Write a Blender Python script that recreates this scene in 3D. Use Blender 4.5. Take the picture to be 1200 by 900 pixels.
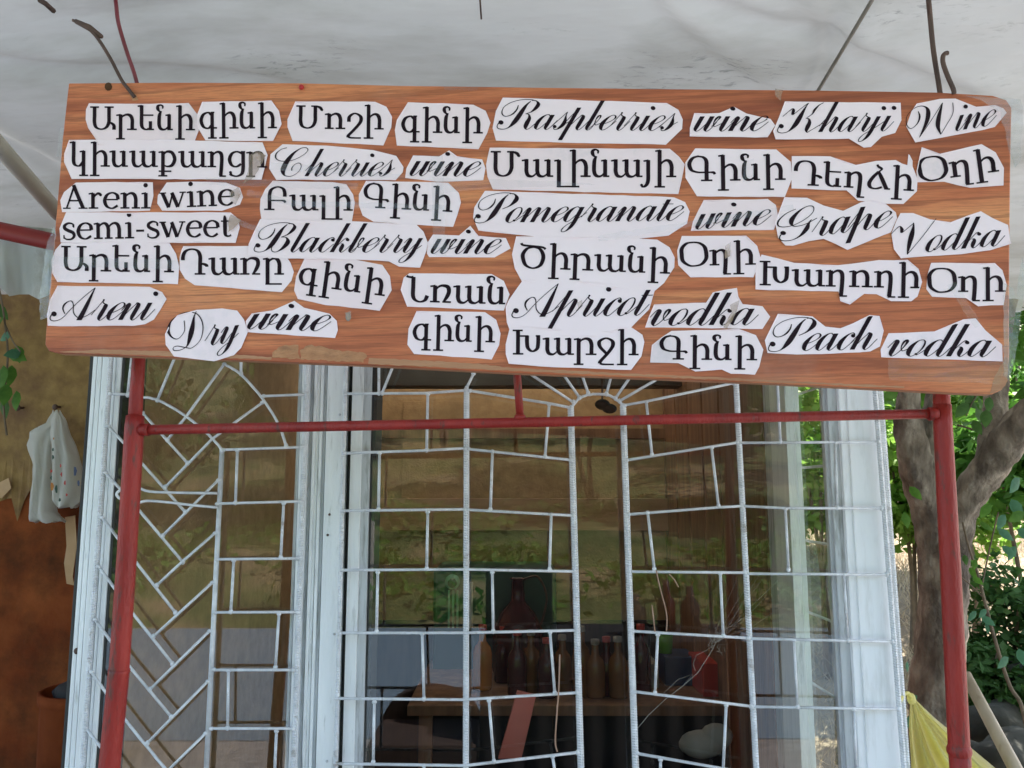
import bpy, bmesh, math, random
import numpy as np
from mathutils import Vector, Matrix
R=math.radians; rnd=random.Random(11)
for o in list(bpy.data.objects): bpy.data.objects.remove(o)
scn=bpy.context.scene; COL=scn.collection
# ---------------------------------------------------------------- camera (phone held at 1.5 m, pitched up)
PITCH=R(7.7); FPX=940.0; CZ=1.5
cam=bpy.data.cameras.new('camera'); cam.sensor_width=36; cam.lens=FPX/1200*36; cam.clip_start=.02; cam.clip_end=500
co=bpy.data.objects.new('camera',cam); COL.objects.link(co); co.location=(0,0,CZ); co.rotation_euler=(math.pi/2+PITCH,0,0); scn.camera=co
# ---------------------------------------------------------------- sky, sun, exposure
SUN_EL,SUN_AZ=56.0,66.0     # azimuth from +Y towards +X
w=bpy.data.worlds.new('World'); scn.world=w; w.use_nodes=True; nt=w.node_tree
sky=nt.nodes.new('ShaderNodeTexSky'); sky.sky_type='NISHITA'; sky.sun_disc=False
sky.sun_elevation=R(SUN_EL); sky.sun_rotation=R(SUN_AZ); sky.dust_density=2.0
nt.nodes['Background'].inputs['Strength'].default_value=0.12
nt.links.new(sky.outputs[0],nt.nodes['Background'].inputs['Color'])
sl=bpy.data.lights.new('sun','SUN'); sl.energy=3.6; sl.angle=R(.5); sl.color=(1,.95,.88)
so=bpy.data.objects.new('sun',sl); COL.objects.link(so)
sd=Vector((math.sin(R(SUN_AZ))*math.cos(R(SUN_EL)),math.cos(R(SUN_AZ))*math.cos(R(SUN_EL)),math.sin(R(SUN_EL))))
so.rotation_euler=(-sd).to_track_quat('-Z','Y').to_euler()
scn.view_settings.view_transform='Standard'; scn.view_settings.look='None'; scn.view_settings.gamma=1; scn.view_settings.exposure=2.52
scn.cycles.max_bounces=10; scn.cycles.diffuse_bounces=5; scn.cycles.transparent_max_bounces=24; scn.cycles.glossy_bounces=4
scn.cycles.sample_clamp_indirect=6
try: scn.cycles.use_denoising=True
except Exception: pass

# ---------------------------------------------------------------- measuring: photo pixel -> point on a real plane
FW=Vector((0,math.cos(PITCH),math.sin(PITCH))); UP=Vector((0,-math.sin(PITCH),math.cos(PITCH))); CAM=Vector((0,0,CZ))
def ray(x,y): return Vector((1,0,0))*((x-600)/FPX)+FW+UP*((450-y)/FPX)
def on_plane(x,y,p0,n):
    d=ray(x,y); t=(p0-CAM).dot(n)/d.dot(n); return CAM+d*t
def at(x,y,Y): d=ray(x,y); return CAM+d*(Y/d.y)
def atx(x,Y,y=655): return at(x,y,Y).x
# ---------------------------------------------------------------- lettering: pen strokes, units x-height = 100
T=22.0; N=9.5; HR=4.4
def crom(pts, n=7):
    if len(pts)<3: return [tuple(map(float,p)) for p in pts]
    P=[pts[0]]+list(pts)+[pts[-1]]; out=[]
    for i in range(1,len(P)-2):
        a,b,c,d=P[i-1],P[i],P[i+1],P[i+2]
        for k in range(n):
            t=k/n
            q=[0.5*((2*b[j])+(-a[j]+c[j])*t+(2*a[j]-5*b[j]+4*c[j]-d[j])*t*t+(-a[j]+3*b[j]-3*c[j]+d[j])*t**3) for j in range(len(b))]
            out.append(tuple(q))
    out.append(tuple(map(float,pts[-1]))); return out
def ribbon_serif(pts, wt=T, wn=N, const=None):
    p=crom(pts); n=len(p); L=[];R=[]
    for i in range(n):
        a=p[max(0,i-1)]; b=p[min(n-1,i+1)]
        dx,dy=b[0]-a[0],b[1]-a[1]; l=math.hypot(dx,dy) or 1; dx/=l; dy/=l
        w=const if const else wn+(wt-wn)*abs(dy)**1.6
        if len(p[i])>2: w=p[i][2]
        L.append((p[i][0]-dy*w/2,p[i][1]+dx*w/2)); R.append((p[i][0]+dy*w/2,p[i][1]-dx*w/2))
    return L,R
def ribbon_script(pts):
    p=crom(pts,6); n=len(p); L=[];R=[]
    for i in range(n):
        a=p[max(0,i-1)]; b=p[min(n-1,i+1)]
        dx,dy=b[0]-a[0],b[1]-a[1]; l=math.hypot(dx,dy) or 1; dx/=l; dy/=l
        w=max(HR,p[i][2]); e=(w-HR)/2*(-dy)
        L.append((p[i][0]-dy*HR/2+e,p[i][1]+dx*HR/2)); R.append((p[i][0]+dy*HR/2-e,p[i][1]-dx*HR/2))
    return L,R
def dotpoly(x,y,r,n=12): return [(x+r*math.cos(2*math.pi*i/n),y+r*math.sin(2*math.pi*i/n)) for i in range(n)]
# serif glyph: list of items ('s',pts) stroke, ('b',x0,x1,y) thin bar, ('d',x,y,r) dot
def S(*p): return ('s',list(p))
def B(x0,x1,y,h=N): return ('b',x0,x1,y,h)
def D(x,y,r): return ('d',x,y,r)
def flag(x,y): return S((x-22,y-9,9),(x-8,y-7,10),(x+6,y-4,10))
def stem(x,y0,y1): return S((x,y1),(x,(y0+y1)/2),(x,y0))
def arch(x0,x1,y=0,top=100): return S((x0,top-32,8),(x0+14,top-14,11),((x0+x1)/2+4,top-5,14),(x1-9,top-14,21),(x1,top-38,T),(x1,(top-38+y)/2,T),(x1,y,T))
def ucup(x0,x1,y0=100): return S((x0,y0,T),(x0,60,T),(x0,32,T),(x0+8,10,20),(x0+26,3,13),(x1-22,6,10),(x1-8,18,8),(x1,32,7))
G={}
G['Ա']=(156,[S((25,140),(25,90),(25,45),(36,16),(66,5),(96,16),(112,46),(113,90),(113,140)),B(-2,52,140),B(86,142,140),S((112,44,10),(128,42,14),(143,28,20),(144,12,22),(144,2,22))])
G['ր']=(120,[stem(21,-53,96),flag(16,99),B(-6,48,-53),arch(22,92),B(60,120,5)])
G['ե']=(106,[S((22,152),(22,100),(22,35),(32,12),(52,4),(66,10)),flag(20,155),B(22,94,92),S((76,55,20),(76,30,20),(76,6,20)),B(64,98,5),S((60,7,9),(76,12,9))])
G['ն']=(106,[S((36,132,9),(38,146,11),(24,154,10),(8,146,18),(8,130,20),(18,116,11),(32,112,9)),S((28,114,10),(19,96,20),(16,70,T),(16,34,T),(24,12,20),(42,4,13),(60,10,10),(76,30,8)),stem(77,4,97),flag(76,100),B(66,100,5)])
G['ի']=(118,[stem(30,-53,152),flag(28,155),B(2,60,-53),arch(34,96),B(66,122,5)])
G['գ']=(112,[S((74,82),(54,96),(24,84),(10,50),(22,16),(44,4),(62,8),(74,20)),stem(78,-53,97),B(52,106,-53),B(78,108,6),B(70,92,97,8)])
G['Մ']=(166,[S((25,140),(25,90),(25,45),(36,16),(66,5),(96,16),(112,46),(113,90),(113,140)),B(-2,54,140),B(88,126,140),S((113,138,10),(132,136,14),(146,128,18),(152,116,16)),D(153,118,8)])
G['ո']=(122,[stem(24,4,95),flag(20,99),B(-2,52,5),arch(26,92),B(64,122,5)])
G['շ']=(96,[S((14,46),(18,78),(50,98),(84,80),(84,46),(48,0),(14,-36),(12,-50)),S((12,-46,14),(26,-52,11),(60,-53,N),(88,-53,N))])
G['կ']=(112,[S((22,152),(22,90),(22,34),(30,12),(50,4),(66,12),(80,30)),flag(20,155),stem(82,-53,97),flag(80,100),B(56,110,-53)])
G['ս']=(110,[ucup(20,80),flag(16,100),stem(80,4,97),flag(78,100),B(72,106,5)])
G['ա']=(168,[ucup(22,82),flag(18,100),ucup(82,144),flag(80,100),stem(144,4,97),flag(142,100),B(138,170,5)])
G['ք']=(114,[stem(25,-53,96),flag(20,99),S((27,74,9),(48,94,14),(80,88,20),(96,50,T),(82,14,20),(54,4,11),(28,12,9)),B(0,76,-25),B(-2,52,-53)])
G['ղ']=(114,[stem(24,4,95),flag(20,99),B(-2,50,5),S((26,68,8),(40,86,11),(60,95,14),(78,86,21),(84,60,T),(82,0,T),(78,-50,T)),B(70,110,-53)])
G['ց']=(110,[S((84,86),(54,97),(24,84),(10,50),(22,16),(50,5),(80,22)),S((92,97),(92,50),(92,-6),(84,-38),(56,-53),(26,-48),(14,-36)),D(16,-30,9),B(78,104,97,8)])
G['Բ']=(150,[S((36,4),(36,50),(36,100),(48,132),(84,148),(116,136),(126,110),(126,86)),B(4,66,5),B(36,112,62),S((110,62,10),(124,58,16),(130,48,14))])
G['լ']=(72,[stem(26,-53,95),flag(22,99),B(14,88,-53)])
G['Գ']=(150,[S((58,146),(84,140),(100,116),(100,60),(100,4)),S((60,148),(28,136),(10,104),(20,68),(50,54),(78,52)),B(76,126,52),S((124,52,10),(138,50,15),(144,40,14)),B(70,130,5)])
G['Դ']=(152,[S((12,84),(14,112),(30,138),(62,148),(94,138),(108,108),(108,60),(108,4)),B(78,138,5),S((110,62,10),(128,62,14),(144,54,18),(146,46,16))])
G['ձ']=(122,[S((50,150,12),(56,138,14),(74,126,14),(72,118,9),(60,106,10)),S((60,106),(32,74),(12,36),(20,10),(48,3),(80,14)),S((60,106,14),(76,70,T),(104,6,T)),B(92,124,5)])
G['Օ']=(150,[S((72,146),(36,140),(10,110),(8,72),(14,32),(44,5),(74,0),(112,10),(136,42),(138,76),(130,116),(104,140),(72,146))])
G['Ծ']=(138,[S((64,126),(30,116),(8,86),(8,56),(24,18),(62,2),(100,18),(116,56),(114,88),(96,116),(64,126)),S((-4,146,16),(2,136,12),(30,132,12),(70,130,12),(112,126,12),(128,116,14))])
G['Խ']=(162,[stem(28,4,140),B(-2,54,140),B(0,58,5),B(28,86,108),S((78,110),(78,70),(84,38),(108,20),(134,36),(140,70),(140,112)),B(126,150,109)])
G['ջ']=(98,[S((54,4),(38,20),(12,50),(10,80),(46,98),(80,82),(82,52),(54,10),(16,-34),(12,-48)),S((12,-46,14),(26,-52,11),(60,-53,N),(90,-53,N))])
G['ռ']=(118,[stem(24,4,95),flag(20,99),B(-2,50,5),S((26,68,8),(42,88,11),(64,96,14),(92,88,22),(98,62,T),(88,34,20),(72,8,12)),B(64,110,5)])
G['ը']=(120,[stem(26,-53,95),flag(22,99),arch(28,92),B(64,118,5),B(14,106,-53)])
G['Ն']=(120,[S((-2,146,16),(6,140,12),(24,138,12),(34,140,14)),S((34,140),(34,90),(34,36),(46,12),(72,2),(98,12),(110,38))])
G['յ']=(52,[S((26,96),(26,40),(26,-14),(18,-40),(2,-53),(-10,-48)),flag(22,99),D(-10,-44,8)])
G['A']=(142,[S((14,4,10),(38,74,11),(62,146,12)),S((56,146,T),(84,74,T),(114,4,T)),B(30,94,50),B(-8,38,4,8),B(86,140,4,8)])
G['r']=(80,[stem(24,4,96),flag(20,100),B(-2,56,5),S((26,62,8),(36,80,11),(52,93,14),(66,90,16),(74,82,12)),D(70,85,9)])
G['e']=(98,[B(20,88,56,9),S((88,56),(82,84),(54,98),(22,84),(8,48),(22,14),(54,3),(86,20))])
G['n']=(118,[stem(24,4,96),flag(20,100),B(-2,52,5),arch(26,90),B(66,116,5)])
G['i']=(54,[stem(26,4,96),flag(22,100),B(-2,54,5),D(25,143,14)])
G['w']=(148,[S((10,94,T),(28,46,T),(44,4,T)),S((46,4,10),(72,96,10)),S((66,94,T),(84,46,T),(98,4,T)),S((100,4,10),(118,50,10),(134,94,10)),B(-8,32,94,8),B(112,150,94,8)])
G['s']=(80,[S((68,72,8),(64,92,9),(38,99,12),(14,86,18),(14,68,20),(36,54,20),(62,42,20),(70,22,18),(54,4,12),(26,2,9),(10,12,8),(8,28,8)),B(60,72,84,16),B(4,12,16,20)])
G['m']=(182,[stem(24,4,96),flag(20,100),B(-2,52,5),arch(26,86),B(64,112,5),arch(88,152),B(128,180,5)])
G['t']=(64,[S((24,128,10),(26,100,T),(26,24,T),(34,6,14),(50,4,9),(62,12,8)),B(2,60,94,9)])
G['-']=(62,[B(6,54,46,13)])
# ---- copperplate, upright space (sheared by 0.58 when set)
H=HR; K=24.5
def foot(x,top,ex=46): return [(x,top,K),(x,60,K),(x,30,K),(x+1,13,K*.8),(x+6,2,12),(x+15,-1,H),(x+28,14,H),(x+ex,62,H)]
def arc2(x0,x1,ex=46): return [(x0,8,H),(x0+18,58,H),(x0+34,90,H),(x1-14,100,9),(x1-4,94,20),(x1,76,K),(x1,30,K),(x1+1,13,K*.8),(x1+6,2,12),(x1+15,-1,H),(x1+28,14,H),(x1+ex,62,H)]
def bowl(): return [(58,78,H),(46,96,H),(32,101,8),(14,88,18),(3,62,24),(1,36,K),(6,12,20),(16,1,8),(28,4,H),(44,30,H),(60,72,H)]
C={}
C['i']=(56,[foot(10,100)],[(12,152,14)])
C['w']=(134,[foot(10,100),foot(62,100,40),[(88,30,H),(102,70,H),(106,92,12),(98,100,12),(90,86,14),(88,62,7),(94,40,H),(108,32,H),(140,58,H)]],[])
C['n']=(110,[[(-12,55,H),(-2,88,H),(6,98,8),(11,86,K),(10,50,K),(10,0,K)],arc2(12,64)],[])
C['m']=(164,[[(-12,55,H),(-2,88,H),(6,98,8),(11,86,K),(10,50,K),(10,0,K)],[(12,8,H),(30,58,H),(46,90,H),(54,100,9),(62,94,20),(64,80,K),(64,40,K),(64,0,K)],arc2(66,118)],[])
C['r']=(80,[[(-14,30,H),(2,90,H),(10,122,H)],[(10,120,8),(12,104,H),(24,96,10),(34,90,22),(38,72,K),(37,30,K),(38,13,K*.8),(43,2,12),(52,-1,H),(65,14,H),(84,62,H)]],[(9,118,5)])
C['e']=(70,[[(2,42,H),(24,48,H),(48,66,H),(58,84,10),(50,98,9),(34,101,H),(16,86,14),(3,56,25),(3,30,K),(10,10,20),(22,0,8),(38,6,H),(56,30,H),(74,62,H)]],[])
C['a']=(108,[bowl(),foot(62,99)],[])
C['o']=(84,[[(40,101,H),(22,96,8),(6,72,20),(1,42,K),(7,12,20),(22,-1,7),(40,8,H),(54,34,7),(58,64,10),(52,90,8),(40,101,H)],[(42,12,H),(56,14,H),(86,56,H)]],[(44,12,7)])
C['c']=(72,[[(52,84,12),(48,96,7),(36,101,H),(18,88,14),(4,58,25),(3,30,K),(10,10,20),(22,0,8),(38,6,H),(66,56,H)]],[(48,83,11)])
C['s']=(72,[[(-14,22,H),(6,66,H),(30,120,H)],[(30,118,H),(34,92,8),(44,62,20),(46,34,26),(36,10,22),(22,0,10),(8,4,H),(2,16,6)],[(46,30,H),(76,60,H)]],[(5,20,11)])
C['p']=(112,[[(-26,30,H),(-10,84,H),(8,142,H)],[(10,150,K),(10,80,K),(10,0,K),(10,-72,K)],arc2(12,66)],[])
C['b']=(84,[foot(10,200,30),[(24,8,H),(40,34,H),(52,70,H),(53,90,9),(45,100,11),(37,90,11),(36,66,H),(42,44,H),(56,34,H),(88,58,H)]],[])
C['l']=(56,[foot(10,200)],[])
C['h']=(110,[[(-16,40,H),(8,110,H)],[(10,200,K),(10,100,K),(10,0,K)],arc2(12,64)],[])
C['k']=(98,[[(10,200,K),(10,100,K),(10,0,K)],[(12,20,H),(34,80,H),(48,98,H),(60,90,8)],[(34,56,H),(44,58,10),(50,44,22),(52,26,24),(56,8,16),(66,-1,H),(80,14,H),(100,60,H)]],[(60,86,11)])
C['d']=(108,[bowl(),foot(62,200)],[])
C['g']=(100,[bowl(),[(62,100,K),(62,40,K),(62,-10,K),(56,-44,20),(40,-66,8),(22,-66,H),(18,-48,7),(30,-22,H),(62,10,H),(104,62,H)]],[])
C['j']=(60,[[(10,98,K),(10,40,K),(10,-10,K),(4,-44,20),(-12,-66,8),(-30,-66,H),(-34,-48,7),(-22,-22,H),(10,8,H),(58,62,H)]],[(12,152,14)])
C['y']=(112,[[(-14,66,H),(-4,92,H),(5,99,9),(11,86,24),(11,50,K),(11,28,K),(14,8,16),(24,-1,H),(38,14,H),(62,80,H)],[(66,100,K),(66,40,K),(66,-6,K),(60,-42,20),(44,-66,8),(24,-68,H),(16,-52,7),(30,-24,H),(64,8,H),(96,50,H)]],[])
C['v']=(90,[[(-16,50,H),(-4,88,H),(6,99,9),(12,86,24),(12,50,K),(12,28,K),(16,8,16),(28,-1,H),(46,22,H),(58,62,8),(60,88,14),(52,100,12),(44,86,12),(44,60,6),(52,40,H),(66,32,H),(94,56,H)]],[])
C['t']=(56,[foot(10,145),[(-10,114,H),(18,114,H),(48,114,H)]],[])
stemPBR=[(-14,42,8),(-13,20,5),(0,4,H),(26,-2,H),(50,4,8),(66,22,20),(74,50,32),(78,90,32),(80,130,26),(84,164,16),(96,190,6)]
flourish=[(124,192,6),(96,200,H),(44,200,H),(-10,182,H),(-38,148,H),(-30,108,6),(0,86,8),(32,98,14),(44,130,9),(38,162,H)]
C['R']=(208,[stemPBR,flourish,[(100,194,H),(124,194,8),(148,174,22),(150,146,26),(136,118,14),(110,104,H)],[(110,104,H),(130,100,8),(146,76,20),(148,50,28),(152,22,26),(160,4,14),(172,-1,H),(186,14,H),(208,62,H)]],[(-3,44,15)])
C['P']=(164,[stemPBR,flourish,[(100,194,H),(124,194,8),(150,172,22),(154,142,28),(138,112,14),(108,92,H)]],[(-3,44,15)])
C['B']=(200,[stemPBR,flourish,[(100,194,H),(124,194,8),(146,174,20),(146,146,24),(132,120,14),(104,102,H)],[(104,102,H),(132,100,10),(154,78,24),(158,50,30),(146,18,22),(124,0,8),(100,4,H),(84,28,H),(90,54,H)]],[(-3,44,15)])
C['K']=(238,[[(-14,42,8),(-13,20,5),(0,4,H),(26,-2,H),(50,4,8),(66,22,20),(76,50,32),(78,90,32),(78,130,22),(80,170,9),(84,196,H)],[(-26,108,H),(-8,140,H),(8,160,10),(20,142,20),(26,120,12),(38,132,H),(62,168,H),(82,194,H)],[(172,196,H),(152,178,10),(142,150,16),(142,122,8),(122,98,H)],[(118,94,H),(138,88,12),(152,66,22),(156,40,28),(160,14,20),(172,-1,H),(186,12,H),(238,62,H)]],[(-3,44,15)])
C['G']=(196,[[(48,192,H),(8,172,6),(-16,134,10),(-8,100,7),(28,86,H),(76,92,H),(124,124,H),(144,160,H),(134,192,H),(106,201,H),(74,182,16),(52,142,28),(54,108,22),(70,86,8),(96,80,H),(134,88,H),(178,116,H)],[(152,112,H),(146,88,14),(146,52,28),(130,16,20),(94,-5,8),(48,-1,H),(26,18,6),(26,40,8)]],[(34,48,14)])
C['C']=(168,[[(-50,208,H),(-80,196,H),(-96,166,9),(-80,130,9),(-34,110,H),(30,116,H),(78,152,H),(92,188,H),(72,208,H),(42,204,9),(12,168,22),(0,110,34),(6,50,34),(26,14,20),(52,0,8),(86,2,H),(112,32,H),(108,74,H),(84,96,H),(62,86,H),(56,60,8),(66,40,5)]],[])
C['D']=(186,[[(44,218,H),(44,186,10),(56,140,24),(66,95,32),(74,48,22),(74,14,10),(46,-4,H),(6,-2,H),(-6,16,H),(16,22,H),(70,6,8),(112,0,H),(142,46,H),(120,128,6),(66,194,6),(4,220,H),(-50,214,H),(-86,180,10),(-82,128,18),(-46,84,12),(0,66,H),(20,108,H),(-8,172,H)]],[])
C['A']=(212,[[(-18,36,8),(-16,14,5),(0,0,H),(26,-2,H),(52,16,H),(72,72,H),(102,136,H),(136,190,H)],[(136,190,H),(138,160,10),(142,110,20),(146,60,26),(148,0,30)],[(52,38,H),(24,70,8),(22,98,12),(42,114,8),(66,96,H),(96,44,H),(140,14,H),(176,26,H),(204,60,H)]],[(-7,38,15)])
C['V']=(146,[[(-88,134,H),(-74,164,H),(-60,180,8),(-40,158,20),(-34,138,10),(-22,150,H),(6,190,H)],[(6,196,H),(16,170,12),(28,116,28),(40,54,22),(54,-6,H)],[(54,-6,H),(88,90,H),(120,210,H)]],[])
C['W']=(240,[[(-52,170,H),(-28,132,12),(-26,90,9),(-54,62,H),(-92,90,H),(-114,146,H),(-92,190,H),(-50,203,8),(-4,184,20),(22,140,30),(32,80,24),(24,-6,H)],[(24,-6,H),(56,90,H),(88,202,H)],[(88,202,H),(92,168,14),(100,110,28),(118,50,28),(158,-8,H)],[(158,-8,H),(172,50,H),(184,120,H),(156,192,H)]],[])
def clip_run(word,font):
    """polygons (list of rings of quads) of a word in units, baseline y=0"""
    quads=[]; x=0
    for ch in word:
        if font=='c':
            adv,strokes,dots=C[ch]
            for s in strokes:
                L,R=ribbon_script(s)
                for i in range(len(L)-1): quads.append([(L[i][0]+x,L[i][1]),(R[i][0]+x,R[i][1]),(R[i+1][0]+x,R[i+1][1]),(L[i+1][0]+x,L[i+1][1])])
            for (dx,dy,r) in dots:
                quads.append([(px+x-0.58*(py-dy),py) for px,py in dotpoly(dx,dy,r)])
        else:
            adv,items=G[ch]
            for it in items:
                if it[0]=='s':
                    L,R=ribbon_serif(it[1])
                    for i in range(len(L)-1): quads.append([(L[i][0]+x,L[i][1]),(R[i][0]+x,R[i][1]),(R[i+1][0]+x,R[i+1][1]),(L[i+1][0]+x,L[i+1][1])])
                elif it[0]=='b':
                    _,a,b,y,h=it; quads.append([(a+x,y-h/2),(b+x,y-h/2),(b+x,y+h/2),(a+x,y+h/2)])
                else: quads.append([(px+x,py) for px,py in dotpoly(it[1],it[2],it[3])])
        x+=adv+(0 if font=='c' else 7)
    return quads

def place_word(word,font,p0,p1,xh):
    q=clip_run(word,font); s=xh/100; k=0.58*s if font=='c' else 0.0
    pts=[p for r in q for p in r]
    dx,dy=p1[0]-p0[0],p1[1]-p0[1]; l=math.hypot(dx,dy); ux,uy=dx/l,dy/l
    lo,hi=0.01,1.0
    for _ in range(40):
        m=(lo+hi)/2; xs=[x*m+k*y for x,y in pts]
        if max(xs)-min(xs)>l: hi=m
        else: lo=m
    a=min(x*m+k*y for x,y in pts)
    out=[]
    for r in q:
        out.append([(p0[0]+ux*(x*m+k*y-a)+uy*y*s, p0[1]+uy*(x*m+k*y-a)-ux*y*s) for x,y in r])
    return out

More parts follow.
